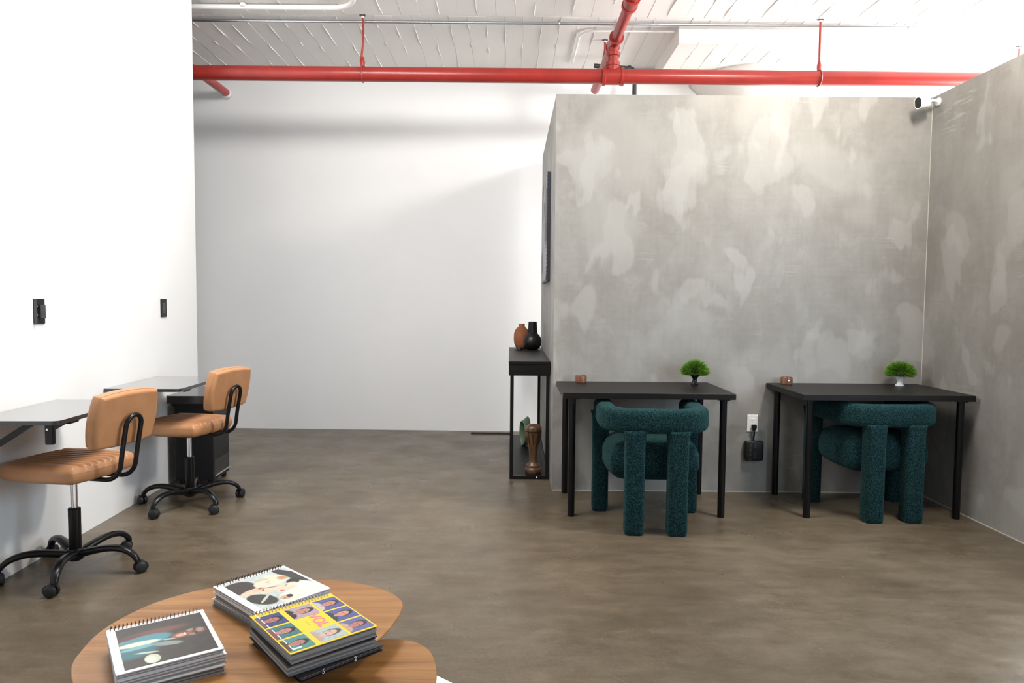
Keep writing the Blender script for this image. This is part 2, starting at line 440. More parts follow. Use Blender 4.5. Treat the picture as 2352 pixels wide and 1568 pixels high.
def pillow(bm, a, b, hz, t=0.4, n=44, top=None, edge=0.35, m=None):
    m = m or n
    """padded slab 2a x 2b, half thickness hz, soft rounded rim; top(x, y) adds to the upper face"""
    def pos(u, v, s):
        x = a*u*math.sqrt(1 - t*v*v/2); y = b*v*math.sqrt(1 - t*u*u/2)
        du, dv = 1-abs(u), 1-abs(v)
        def e(d): 
            q = min(d/edge, 1.0); return math.sqrt(max(0.0, 1-(1-q)**2))
        k = min(e(du), e(dv)) if du*dv > 0 else 0.0
        z = s*hz*(0.30 + 0.70*k)
        if s > 0 and top: z += top(x, y)*k
        return (x, y, z)
    G = {}
    for s in (1, -1):
        for i in range(n+1):
            for j in range(m+1): G[s, i, j] = bm.verts.new(pos(-1+2*i/n, -1+2*j/m, s))
    for i in range(n):
        for j in range(m):
            bm.faces.new((G[1, i, j], G[1, i+1, j], G[1, i+1, j+1], G[1, i, j+1]))
            bm.faces.new((G[-1, i, j+1], G[-1, i+1, j+1], G[-1, i+1, j], G[-1, i, j]))
    rim = [(i, 0) for i in range(n)] + [(n, j) for j in range(m)] + [(i, m) for i in range(n, 0, -1)] + [(0, j) for j in range(m, 0, -1)]
    for (p, q) in zip(rim, rim[1:]+rim[:1]):
        bm.faces.new((G[-1, p[0], p[1]], G[-1, q[0], q[1]], G[1, q[0], q[1]], G[1, p[0], p[1]]))
    return bm
def xform(bm, mtx): bmesh.ops.transform(bm, matrix=mtx, verts=list(bm.verts)); return bm
def text_bm(s, size, thick=0.0002, bold=0.0):
    cu = bpy.data.curves.new('lettering', 'FONT'); cu.body = s; cu.size = size; cu.extrude = thick; cu.offset = bold
    cu.align_x = 'CENTER'; cu.align_y = 'CENTER'
    o = bpy.data.objects.new('lettering_tmp', cu); C.objects.link(o)
    dg = bpy.context.evaluated_depsgraph_get()
    me = bpy.data.meshes.new_from_object(o.evaluated_get(dg))
    bm = NB(); bm.from_mesh(me)
    bpy.data.objects.remove(o); bpy.data.curves.remove(cu); bpy.data.meshes.remove(me)
    return bm

# ------------------------------------------------------------------ the room
ZC = 3.458                       # ceiling soffit
GH = 2.603                      # height of the plastered partition
struct('floor', bx(-5.0, 7.5, -3.0, 7.2, -0.10, 0.0), M['floor'])
# left wall: a straight leaf that stops short of the back wall
def LW(y): return -2.257 - 0.0383*(y - 3.18)
bm = NB()
y0, y1, th = -3.0, 5.27, 0.14
loft(bm, [[(LW(y0), y0, z), (LW(y1), y1, z), (LW(y1)-th, y1, z), (LW(y0)-th, y0, z)] for z in (0, ZC)])
bmesh.ops.recalc_face_normals(bm, faces=list(bm.faces))
struct('wall_left', bm, M['white_left'])
# back wall (slightly out of square)
def BW(x): return 6.672 - 0.050*(x + 0.05)
bm = NB()
x0, x1 = -5.0, 7.5
loft(bm, [[(x0, BW(x0), z), (x1, BW(x1) if x1 < 0.3 else BW(0.3), z), (x1, 7.2, z), (x0, 7.2, z)] for z in (0, ZC)])
bmesh.ops.recalc_face_normals(bm, faces=list(bm.faces))
struct('wall_back', bm, M['white'])
struct('gap_shade', bx(-0.37, 0.02, 6.655, 6.69, 0.0, 0.011), M['gap'])           # dark strip painted for the shade in the gap under the back wall
# plastered partition: front leaf and return leaf make one mass; right leaf runs toward the camera
bm = NB()
pts = [(0.284, 4.666), (2.727, 4.666), (2.727, 4.79), (0.40, 4.79), (0.40, 6.66), (0.284, 6.66)]
loft(bm, [[(x, y, z) for x, y in pts] for z in (0, GH)])
bmesh.ops.recalc_face_normals(bm, faces=list(bm.faces))
struct('wall_center', bm, M['plaster'])
struct('wall_right', bx(2.727, 2.85, 3.42, 4.79, 0, GH), M['plaster'])
struct('trim_2', bx(0.284, 2.727, 4.6625, 4.6665, 0.0, 0.005), M['caulk'])       # bead along the foot of the partition
struct('trim_3', bx(2.7240, 2.7275, 4.6630, 4.6665, 0.005, GH-0.004), M['caulk'])   # bead in the corner
struct('trim_4', bx(2.7235, 2.7275, 3.42, 4.6630, 0.0, 0.005), M['caulk'])
# ceiling: slab above, painted form boards below, each board its own piece
ceil = struct('ceiling', bx(-5.0, 7.5, -3.0, 7.2, ZC+0.03, ZC+0.15), M['ceiling'])
def board_mesh(w, y0, y1, seed):
    rnd = random.Random(seed); bm = NB()
    box(bm, -w/2+0.0003, w/2-0.0003, y0, y1, 0.0, 0.032, 0.0016, 1)
    y = y0 + rnd.uniform(0, 0.3)
    while y < y1-0.25:                                   # broken fins of paint and grout along one edge
        L = rnd.uniform(0.15, 0.7); e = min(y+L, y1-0.01); n = 5
        top = []; 
        for i in range(n+1):
            yy = y+(e-y)*i/n; xx = w/2 + rnd.uniform(-0.003, 0.003); d = 0.0 if i in (0, n) else rnd.uniform(0.003, 0.008)
            top.append((bm.verts.new((xx-0.003, yy, 0.001)), bm.verts.new((xx, yy, -d)), bm.verts.new((xx+0.003, yy, 0.001))))
        for a, b in zip(top, top[1:]):
            bm.faces.new((a[0], b[0], b[1], a[1])); bm.faces.new((a[1], b[1], b[2], a[2]))
        y = e + rnd.uniform(0.05, 0.6)
    me = bpy.data.meshes.new('board'); bm.normal_update(); bm.to_mesh(me); bm.free(); me.materials.append(M['ceiling']); return me
BWID = 0.146
front = [board_mesh(BWID, -3.0, 5.60, 10+i) for i in range(5)]
rear = [board_mesh(BWID, 5.603, 7.1, 30+i) for i in range(5)]
def put_board(me, x, z, parent):
    o = link(bpy.data.objects.new('board', me)); o.parent = parent; o.location = (x, 0, z)
for i in range(62):
    x = -4.0 + i*BWID
    put_board(front[i % 5], x, ZC + random.uniform(-0.002, 0.002), ceil)
    put_board(rear[(i*3) % 5], x + 0.065, ZC + random.uniform(-0.002, 0.002), ceil)
# dropped slab over the column, with form boards underneath
ZD = 3.318
drop = struct('ceiling_drop', bx(1.32, 3.19, 5.75, 6.70, ZD+0.012, ZC+0.01), M['ceiling'])
dm = [board_mesh(BWID, 5.746, 6.66, 50+i) for i in range(3)]
for i in range(12):
    o = link(bpy.data.objects.new('board', dm[i % 3])); o.parent = drop; o.location = (1.397 + i*0.1555, 0, ZD); o.scale = (1.06, 1, 0.55)
struct('column', lathe(NB(), [(0.27, 0), (0.27, 2.98), (0.33, 3.06), (0.58, 3.28), (0.58, ZD)], 40, (2.25, 6.74, 0)), M['ceiling'], smooth=30)

# ------------------------------------------------------------------ pipes and conduits
PY, PZ, PR = 5.60, 3.010, 0.056
sp = thing('sprinkler_pipe', 'large red sprinkler main running across the room under the ceiling', 'pipe', (0, PY, PZ))
obj('main_pipe', lathe(NB(), [(PR, -4.3), (PR, 5.5)], 28, axis='x'), M['red'], sp, smooth=40)
BX = 0.775
bmt = lathe(NB(), [(PR+0.001, BX-0.085), (PR+0.016, BX-0.084), (PR+0.016, BX-0.060), (PR+0.008, BX-0.056), (PR+0.008, BX+0.056), (PR+0.016, BX+0.060), (PR+0.016, BX+0.084), (PR+0.001, BX+0.085)], 28, axis='x')
lathe(bmt, [(0.050, 0.02), (0.050, 0.075), (0.056, 0.078), (0.056, 0.105), (0.048, 0.108)], 24, (BX, 0, 0))
obj('tee_fitting', bmt, M['red'], sp, smooth=35)
def yline(dy, r):   # points on the sloping branch; dy measured from the main
    return (BX + 0.008 - 0.022*dy, dy, 0.252 - 0.045*dy)
bmr = lathe(NB(), [(0.042, 0.09), (0.042, 0.215)], 22, (BX+0.002, 0, 0))
lathe(bmr, [(0.046, 0.150), (0.054, 0.153), (0.054, 0.178), (0.046, 0.182)], 22, (BX+0.003, 0, 0))
obj('riser', bmr, M['red'], sp, smooth=35)
obj('branch_pipe', tube(NB(), [yline(-2.2, 0), yline(-1, 0), yline(0, 0), yline(1.05, 0)], 0.039, 20), M['red'], sp, smooth=40)
bmc = NB()
for a, b in ((-0.115, -0.085),):
    tube(bmc, [yline(a, 0), yline(b, 0)], 0.056, 22)
tube(bmc, [yline(-0.09, 0), yline(0.075, 0)], 0.049, 22); tube(bmc, [yline(0.07, 0), yline(0.10, 0)], 0.056, 22)
obj('branch_tee', bmc, M['red'], sp, smooth=35)
bmc = tube(NB(), [yline(-0.74, 0), yline(-0.63, 0)], 0.050, 22)
tube(bmc, [yline(-0.755, 0), yline(-0.735, 0)], 0.055, 22); tube(bmc, [yline(-0.645, 0), yline(-0.615, 0)], 0.055, 22)
obj('coupling', bmc, M['red'], sp, smooth=35)
rp = thing('branch_pipe', 'short red pipe entering the white back wall at upper left', 'pipe', (-2.70, 5.3, 3.20))
obj('pipe', tube(NB(), [(0, 0, 0), (0, 1.49, 0)], 0.036, 20), M['red'], rp, smooth=40)
obj('wall_collar', tube(NB(), [(0, 1.478, 0), (0, 1.50, 0)], 0.045, 20), M['white_plastic'], rp, smooth=40, label='white collar at the wall')
def hanger(loc, L, r, label, bend=0.0, ring=True):
    h = thing('pipe_hanger', label, 'pipe hanger', loc, 0, 'ceiling rod hangers')
    n = 8
    obj('rod', tube(NB(), [(bend*math.sin(PI*i/n)*0.5 - bend*(1-i/n)*0.6, 0, L*i/n) for i in range(n+1)], 0.0085, 10), M['red'], h, smooth=40)
    b = NB()
    if ring: 
        tube(b, [(0.0, (r+0.004)*math.cos(2*PI*k/28), (r+0.004)*math.sin(2*PI*k/28) - r - 0.035) for k in range(29)], 0.006, 8)
    lathe(b, [(0.007, -0.04), (0.016, -0.035), (0.018, 0.0), (0.012, 0.035), (0.009, 0.04)], 12)
    obj('ring_clamp', b, M['red'], h, smooth=40)
    p = bx(-0.022, 0.022, -0.012, 0.012, L-0.006, L+0.004)
    obj('ceiling_plate', p, M['iron'], h)
    obj('nut', lathe(NB(), [(0.012, L-0.022), (0.012, L-0.008)], 6), M['white_plastic'], h)
    return h
for x, lab, bd in ((-1.165, 'red hanger rod on the left half of the sprinkler main', 0.025), (2.378, 'red hanger rod on the right half of the sprinkler main', 0.0)):
    hanger((x, PY, PZ+PR+0.035), ZC-(PZ+PR+0.035), PR, lab, bd)
q = yline(0.47, 0)
hanger((q[0], PY+0.47, PZ+q[2]+0.039+0.035), ZC-(PZ+q[2]+0.074), 0.039, 'red hanger rod behind the pipe tee holding the branch pipe')
hanger((4.30, 6.13, 2.95), ZC-2.95, 0.03, 'thin hanger rod at far right above the plastered wall')
c1 = thing('conduit', 'bare steel conduit running straight across the white ceiling', 'conduit', (0, 5.675, ZC-0.0215))
obj('tube', lathe(NB(), [(0.0125, -4.5), (0.0125, 6.5)], 14, axis='x'), M['galvanised'], c1, smooth=40)
for i in range(2):
    xx = (0.36, 3.1)[i]; b = NB(); tube(b, [(xx, 0.016*math.cos(a), 0.016*math.sin(a)) for a in [PI*k/8+PI for k in range(9)]], 0.004, 8)
    box(b, xx-0.012, xx+0.012, 0.012, 0.045, 0.006, 0.0125); obj('strap', b, M['galvanised'], c1, smooth=40)
c2 = thing('conduit', 'white painted conduit bending toward the camera at the top of the photo', 'conduit', (0, -0.09, ZC-0.027))
pth = [(-4.3, 5.49, 0)] + [(-1.35, 5.49, 0)] + arc((-1.35, 5.29, 0), 0.20, PI/2, 0.0, 8)[1:] + [(-1.15, 3.2, 0)]
obj('tube', tube(NB(), pth, 0.018, 14), M['white_lacquer'], c2, smooth=40)
obj('strap', bx(-2.02, -1.99, 5.455, 5.525, -0.004, 0.019), M['white_lacquer'], c2)
c3 = thing('conduit', 'thin white conduit curving toward the back wall beside the sprinkler tee', 'conduit', (0, -0.06, ZC-0.0185))
pth = [(0.545, 6.66, 0), (0.545, 6.02, 0)] + arc((0.68, 6.02, 0), 0.135, PI, 1.5*PI, 8)[1:] + [(1.30, 5.885, 0)] 
obj('tube', tube(NB(), pth, 0.0095, 12), M['white_lacquer'], c3, smooth=40)
ip = thing('iron_pipe', 'dark iron pipe with an elbow dropping behind the plastered partition', 'pipe', (0, 6.40, 0))
pth = [(0.72, 0, 3.352)] + [(1.03, 0, 3.332)] + arc((1.03, 0, 3.282), 0.052, PI/2, 0, 6, 'xz')[1:] + [(1.086, 0, 2.2)]
obj('pipe', tube(NB(), pth, 0.019, 16), M['iron'], ip, smooth=40)
bb = tube(NB(), [(1.02, 0, 3.333), (1.045, 0, 3.332)], 0.024, 14); tube(bb, [(1.0835, 0, 3.29), (1.084, 0, 3.265)], 0.024, 14)
obj('elbow_collar', bb, M['iron'], ip, smooth=40)

# ------------------------------------------------------------------ security camera on the right wall
sc = thing('security_camera', 'small white security camera with black face on the right plastered wall', 'camera', (2.727, 4.600, 2.556))
d = Vector((-0.155, -0.062, -0.022)); dn = d.normalized()
rotm = dn.to_track_quat('X', 'Z').to_matrix().to_4x4()
def cap_loop(x, w, h, k=1.0):
    return [(x, p[0]*k, p[1]*k) for p in rrect(w, h, w/2-0.0005, 8)]
b = loft(NB(), [cap_loop(0.0, 0.048, 0.074, 0.75), cap_loop(0.004, 0.048, 0.074, 0.92), cap_loop(0.012, 0.048, 0.074), cap_loop(0.092, 0.050, 0.078), cap_loop(0.095, 0.050, 0.078, 0.97)])
bmesh.ops.recalc_face_normals(b, faces=list(b.faces))
B0 = Vector((-0.078, -0.024, -0.012))
xform(b, Matrix.Translation(B0) @ rotm); obj('body', b, M['white_plastic'], sc, smooth=40)
b = loft(NB(), [cap_loop(0.0940, 0.050, 0.078, 0.86), cap_loop(0.0965, 0.050, 0.078, 0.84)])
bmesh.ops.recalc_face_normals(b, faces=list(b.faces))
xform(b, Matrix.Translation(B0) @ rotm); obj('face', b, M['lens'], sc, label='glossy black lens face')
obj('bracket', tube(NB(), catmull([(-0.006, 0, 0.002), (-0.03, -0.004, 0.004), (-0.055, -0.014, 0.002), tuple(B0 + dn*0.008)], 5, False), [0.011]*16, 14), M['white_plastic'], sc, smooth=40)
obj('wall_disc', lathe(NB(), [(0.004, -0.012), (0.022, -0.010), (0.027, -0.004), (0.027, 0.0)], 24, axis='x'), M['white_plastic'], sc, smooth=40)

# ------------------------------------------------------------------ outlets
wo = thing('wall_outlet', 'white wall outlet between the two black desks', 'outlet', (1.612, 4.666, 0.464))
obj('cover_plate', bx(-0.036, 0.036, -0.006, 0.0, -0.057, 0.057, 0.003), M['white_plastic'], wo)
obj('receptacle', bx(-0.0165, 0.0165, -0.0085, -0.005, -0.034, 0.034, 0.002), M['white_ceramic'], wo)
b = NB()
for zz in (0.019, -0.019):
    for xx in (-0.0065, 0.0065): box(b, xx-0.0013, xx+0.0013, -0.0092, -0.008, zz-0.001, zz+0.008)
    lathe(b, [(0.0028, -0.0092), (0.0028, -0.008)], 10, (0, 0, zz-0.0085), axis='y')
obj('slots', b, M['gap'], wo)
ps = thing('power_strip', 'black square power strip hanging from the white wall outlet', 'power strip', (1.618, 4.666, 0.285))
obj('housing', bx(-0.061, 0.061, -0.045, -0.004, -0.066, 0.066, 0.012, 3), M['black_plastic'], ps, smooth=40)
obj('plug', loft(NB(), [rrect(0.020, 0.020, 0.004, 3, z, 0, -0.020) for z in (0.133, 0.137)] + [rrect(0.030, 0.024, 0.004, 3, z, 0, -0.022) for z in (0.150, 0.172)]), M['black_plastic'], ps, smooth=50)
obj('cord', tube(NB(), catmull([(0, -0.02, 0.140), (0.002, -0.022, 0.11), (-0.001, -0.02, 0.085), (0, -0.02, 0.060)], 5, False), 0.0055, 10), M['black_plastic'], ps, smooth=50)
b = NB()
for i in range(4):
    for k in (0, 1): box(b, -0.034, -0.022, -0.0462, -0.044, 0.041-i*0.029-k*0.013, 0.044-i*0.029-k*0.013)
    lathe(b, [(0.003, -0.0462), (0.003, -0.044)], 10, (-0.043, 0, 0.035-i*0.029), axis='y')
obj('socket_slots', b, mat('socket_grey', (0.10, 0.10, 0.10), 0.5), ps)
b = NB()
for i in range(4): box(b, -0.005, 0.008, -0.0462, -0.044, -0.012-i*0.010, -0.009-i*0.010)
obj('usb_ports', b, mat('port_grey', (0.06, 0.06, 0.06), 0.5), ps)
b = lathe(NB(), [(0.003, -0.0464), (0.003, -0.044)], 10, (0.002, 0, 0.024), axis='y'); obj('indicator_light', b, M['led'], ps)
b = lathe(NB(), [(0.0025, -0.0464), (0.0025, -0.044)], 10, (0.003, 0, 0.038), axis='y'); obj('reset_button', b, mat('dial_grey', (0.14, 0.14, 0.14), 0.5), ps)
LA = math.atan(0.0383)
def left_plate(y, z, label):
    t = thing('wall_plate', label, 'outlet', (LW(y), y, z), LA)
    obj('cover_plate', bx(0.0, 0.007, -0.041, 0.041, -0.060, 0.060, 0.002), M['black_plastic'], t)
    return t
t = left_plate(3.397, 1.192, 'black outlet plate with a projecting receptacle above the nearer wall desk')
obj('side_rim', bx(0.0, 0.016, -0.041, -0.034, -0.060, 0.060, 0.001), M['grey_laminate'], t)
obj('receptacle', bx(0.006, 0.020, -0.012, 0.026, -0.034, 0.032, 0.002), M['grey_laminate'], t)
for zz in (0.022, -0.020): obj('terminal_screw', lathe(NB(), [(0.005, 0.0065), (0.0045, 0.010)], 12, (0, -0.018, zz), axis='x'), M['chrome'], t)
b = NB()
for zz in (0.012, -0.016):
    for yy in (0.0, 0.012): box(b, 0.0195, 0.0206, yy-0.001, yy+0.001, zz, zz+0.008)
obj('slots', b, M['gap'], t)
t = left_plate(4.718, 1.196, 'plain charcoal cover plate at the far end of the left wall')
obj('blank_insert', bx(0.006, 0.0085, -0.017, 0.017, -0.034, 0.034, 0.001), M['grey_laminate'], t)
for zz in (0.018, -0.022): obj('screw', lathe(NB(), [(0.0035, 0.0078), (0.0035, 0.0092)], 10, (0, 0, zz), axis='x'), M['gap'], t)

# ------------------------------------------------------------------ black desks along the plastered partition
def desk(x, y, label):
    t = thing('desk', label, 'desk', (x, y, 0), 0, 'black desks along the plastered wall')
    obj('desktop', bx(0, 1.0, 0, 0.60, 0.701, 0.735, 0.0015, 1), M['black_wood'], t)
    for lx in (0.058, 0.942):
        for ly in (0.048, 0.552):
            l = obj('leg', lathe(NB(), [(0.019, 0.0), (0.0205, 0.004), (0.0205, 0.697)], 20, (lx, ly, 0)), M['black_metal'], t, smooth=40)
            obj('mounting_plate', lathe(NB(), [(0.040, 0.695), (0.040, 0.701)], 20, (lx, ly, 0)), M['black_metal'], l, smooth=40)
    return t
d1 = desk(0.3055, 4.057, 'black rectangular desk beside the console table and the partition corner')
d2 = copy_tree(d1, (1.697, 4.062, 0), 0, 'black rectangular desk in the corner against the right plastered wall')

# ------------------------------------------------------------------ teal boucle chairs
def boucle_chair(x, y, rz, label):
    t = thing('barrel_chair', label, 'chair', (x, y, 0), rz, 'teal boucle chairs at the black desks')
    # seat cushion
    b = NB(); pillow(b, 0.268, 0.225, 0.112, 0.45, 30, lambda x_, y_: 0.012, 0.62)
    xform(b, Matrix.Translation((0, 0.300, 0.378)))
    obj('seat', b, M['boucle'], t, smooth=True)
    # back band: flat across the back, wrapped forward round both sides
    hw, r = 0.255, 0.150
    path = [(-hw, 0.500, 0), (-hw, 0.42, 0), (-hw, 0.34, 0), (-hw, 0.26, 0)] + [(-hw + r + r*math.cos(a), 0.055+r + r*math.sin(a), 0) for a in [PI + PI/2*i/9 for i in range(1, 10)]]
    path += [(x_, 0.055, 0) for x_ in (-0.05, 0.05)]
    path += [(hw - r + r*math.cos(a), 0.055+r + r*math.sin(a), 0) for a in [1.5*PI + PI/2*i/9 for i in range(0, 10)]]
    path += [(hw, 0.26, 0), (hw, 0.34, 0), (hw, 0.42, 0), (hw, 0.500, 0)]
    path = [(p[0], p[1], 0.618) for p in path]
    obj('backrest', rbar(NB(), path, 0.105, 0.132, 0.036, 5), M['boucle'], t, smooth=True)
    def post(cx, cy, w, d_, z0, z1, flare):
        r_ = 0.030; L = []
        for z, k, f in ((z0, 0.88, 0), (z0+0.006, 0.95, 0), (z0+0.022, 1, 0), (z0+0.2, 1, 0), ((z0+z1)/2, 1, 0), (z1-0.10, 1.0, 0), (z1-0.05, 1.03, flare*0.3), (z1-0.018, 1.12, flare), (z1, 1.25, flare*1.3)):
            L.append([(cx + q[0]*k + f, cy + q[1]*min(k, 1.02), z) for q in rrect(w, d_, r_, 5)])
        return loft(NB(), L)
    for s in (-1, 1): obj('leg', post(s*0.116, 0.056, 0.108, 0.105, 0, 0.570, 0.0), M['boucle'], t, smooth=True)
    for s in (-1, 1): obj('leg', post(s*0.266, 0.492, 0.098, 0.098, 0, 0.605, 0.0), M['boucle'], t, smooth=True)
    return t
ch = boucle_chair(0.793, 3.738, math.radians(-2.5), 'teal boucle chair tucked under the desk beside the console')
copy_tree(ch, (2.223, 3.992, 0), math.radians(2.5), 'teal boucle chair tucked under the desk in the corner')

# ------------------------------------------------------------------ wooden cups and grass plants on the desks
DZ = 0.735
def cup(x, y, label, knob):
    t = thing('wooden_pot', label, 'pot', (x, y, DZ), 0, 'round wooden pots on the black desks')
    obj('body', lathe(NB(), [(0.035, 0), (0.037, 0.002), (0.037, 0.043), (0.0355, 0.046), (0.031, 0.046), (0.030, 0.040), (0.0, 0.040)], 36), M['rosewood'], t, smooth=35)
    if knob:
        obj('inset_ring', lathe(NB(), [(0.0095, -0.0385), (0.0095, -0.034), (0.0085, -0.0335)], 20, (-0.002, 0, 0.024), axis='y'), M['rosewood'], t, smooth=35)
        obj('brass_knob', lathe(NB(), [(0.002, -0.0415), (0.006, -0.0405), (0.0075, -0.037), (0.0075, -0.034)], 20, (-0.002, 0, 0.023), axis='y'), M['brass'], t, smooth=35, label='pale brass knob')
    return t
cup(0.462, 4.600, 'plain round wooden pot at the back of the left black desk', False)
cup(1.805, 4.596, 'round wooden pot with a brass knob on the right black desk', True)
def plant(x, y, label, potmat, prof, seed, R, h0, flat):
    t = thing('grass_plant', label, 'plant', (x, y, DZ))
    obj('pot', lathe(NB(), prof, 32), potmat, t, smooth=50)
    rnd = random.Random(seed); b = NB()
    for i in range(3600):
        th = rnd.uniform(0, 2*PI); cz = rnd.uniform(-0.50, 1.0)
        s_ = math.sqrt(1-cz*cz); dirv = Vector((s_*math.cos(th), s_*math.sin(th), cz*flat if cz > 0 else cz*0.42))
        L = R*rnd.uniform(0.88, 1.05) if cz > -0.15 else R*rnd.uniform(0.75, 0.98)
        p0 = Vector((0, 0, h0)) + dirv*L*rnd.uniform(0.40, 0.80); p1 = Vector((0, 0, h0)) + dirv*L + Vector((rnd.uniform(-1, 1), rnd.uniform(-1, 1), rnd.uniform(-1, 0.6)))*0.006
        ax = dirv.cross(Vector((rnd.uniform(-1, 1), rnd.uniform(-1, 1), rnd.uniform(-1, 1)))).normalized()*0.0019
        ay = dirv.cross(ax).normalized()*0.0010
        v = [b.verts.new(q_) for q_ in (p0-ax, p0+ax, p0+ay, p1)]
        mi = rnd.choice((0, 0, 0, 1, 1, 2))
        for f in ((v[0], v[1], v[3]), (v[1], v[2], v[3]), (v[2], v[0], v[3])): b.faces.new(f).material_index = mi
    g = obj('foliage', b, [M['grass'], M['grass2'], M['grass3']], t); g['kind'] = 'stuff'
    return t
plant(1.185, 4.520, 'round grass plant in a black pedestal pot on the left desk', M['black_ceramic'],
      [(0.024, 0), (0.026, 0.002), (0.020, 0.010), (0.014, 0.030), (0.014, 0.040), (0.022, 0.050), (0.034, 0.066), (0.038, 0.082), (0.036, 0.094), (0.0, 0.092)], 3, 0.096, 0.080, 0.92)
plant(2.515, 4.540, 'round grass plant in a white pedestal pot on the corner desk', M['white_ceramic'],
      [(0.027, 0), (0.029, 0.003), (0.027, 0.007), (0.018, 0.016), (0.016, 0.028), (0.018, 0.036), (0.030, 0.054), (0.042, 0.072), (0.044, 0.078), (0.0, 0.074)], 4, 0.100, 0.082, 0.86)

# ------------------------------------------------------------------ console table beside the partition, and what stands on it
ct = thing('console_table', 'narrow black console table against the side of the plastered partition', 'console table', (0.0, 4.952, 0))
CW, CL = 0.281, 1.56
obj('tabletop', bx(-0.012, CW, 0, CL, 0.818, 0.838, 0.001, 1), M['black_wood'], ct)
obj('apron', bx(-0.010, CW-0.002, 0.004, CL-0.002, 0.738, 0.818, 0.001, 1), M['black_wood'], ct)
for lx in (0.0, CW-0.028):
    for ly in (0.005, CL-0.033):
        obj('leg', bx(lx, lx+0.025, ly, ly+0.025, 0.0, 0.738, 0.001, 1), M['black_metal'], ct)
for ly in (0.005, CL-0.033): obj('bottom_rail', bx(0.025, CW-0.028, ly, ly+0.025, 0.0, 0.026, 0.001, 1), M['black_metal'], ct)
for lx in (0.0, CW-0.028): obj('side_rail', bx(lx, lx+0.025, 0.030, CL-0.033, 0.0, 0.026, 0.001, 1), M['black_metal'], ct)
obj('shelf', bx(0.025, CW-0.028, 0.030, CL-0.033, 0.010, 0.026), M['black_wood'], ct)
obj('bolt_cap', lathe(NB(), [(0.0055, 0.0025), (0.006, 0.005)], 14, (0.192, 0, 0.014), axis='y'), M['white_plastic'], ct, label='small round white cap')
tv = obj('terracotta_vase', lathe(NB(), [(0.036, 0), (0.042, 0.002), (0.057, 0.020), (0.067, 0.050), (0.070, 0.085), (0.069, 0.130), (0.062, 0.160), (0.046, 0.182), (0.031, 0.194), (0.0285, 0.200), (0.0285, 0.222), (0.026, 0.223), (0.025, 0.20), (0.0, 0.198)], 40), M['terracotta'], smooth=50, loc=(0.098, 6.345, 0.838))
tag(tv, 'terracotta round vase with a short neck on the console', 'vase')
bv = thing('bottle_vase', 'black round vase with a long ribbed neck on the console', 'vase', (0.192, 6.215, 0.838))
obj('body', lathe(NB(), [(0.040, 0), (0.046, 0.002), (0.066, 0.018), (0.078, 0.045), (0.081, 0.072), (0.076, 0.100), (0.062, 0.126), (0.046, 0.140), (0.042, 0.146)], 40), M['black_ceramic'], bv, smooth=50)
b = NB(); rg = []
for z, r in ((0.142, 0.0425), (0.19, 0.0385), (0.245, 0.0355), (0.2455, 0.030), (0.20, 0.028)):
    rg.append([(r*(1+(0.035 if k % 2 else -0.02))*math.cos(2*PI*k/36), r*(1+(0.035 if k % 2 else -0.02))*math.sin(2*PI*k/36), z) for k in range(36)])
loft(b, rg); obj('neck', b, M['black_ceramic'], bv, smooth=25)
sd = thing('small_lidded_jar', 'tiny black lidded jar in front of the terracotta vase', 'jar', (0.078, 6.10, 0.838))
obj('jar', lathe(NB(), [(0.020, 0), (0.025, 0.003), (0.026, 0.016), (0.022, 0.020)], 24), M['black_ceramic'], sd, smooth=50)
obj('lid', lathe(NB(), [(0.022, 0.0195), (0.023, 0.023), (0.016, 0.027), (0.004, 0.028)], 24), M['black_ceramic'], sd, smooth=50)
SHZ = 0.026
wv = thing('carved_vase', 'tall brown carved wooden vase at the front of the console shelf', 'vase', (0.170, 5.045, SHZ))
obj('body', lathe(NB(), [(0.055, 0), (0.059, 0.006), (0.060, 0.028), (0.055, 0.040), (0.047, 0.046), (0.050, 0.052), (0.046, 0.062), (0.033, 0.072), (0.028, 0.084), (0.028, 0.11), (0.032, 0.17), (0.040, 0.23), (0.050, 0.285), (0.053, 0.305)], 36), M['bronze'], wv, smooth=50)
obj('cap', lathe(NB(), [(0.052, 0.303), (0.059, 0.307), (0.060, 0.324), (0.053, 0.340), (0.038, 0.350), (0.018, 0.354), (0.0, 0.355)], 36), M['bronze'], wv, smooth=50)
for k in range(9):                                                # leaves carved in relief below the cap
    a = 2*PI*k/9 + 0.2; b = NB(); pts = []
    for i in range(7):
        s_ = i/6; z = 0.302 - 0.098*s_; r = 0.052 - 0.0165*s_ + 0.0035*math.sin(PI*s_)+0.001; aa = a + 0.25*math.sin(2.2*s_)
        pts.append((r*math.cos(aa), r*math.sin(aa), z))
    tube(b, pts, [0.011, 0.013, 0.012, 0.010, 0.008, 0.005, 0.002], 8, flat=0.55)
    obj('leaf', b, M['bronze'], wv, smooth=50)
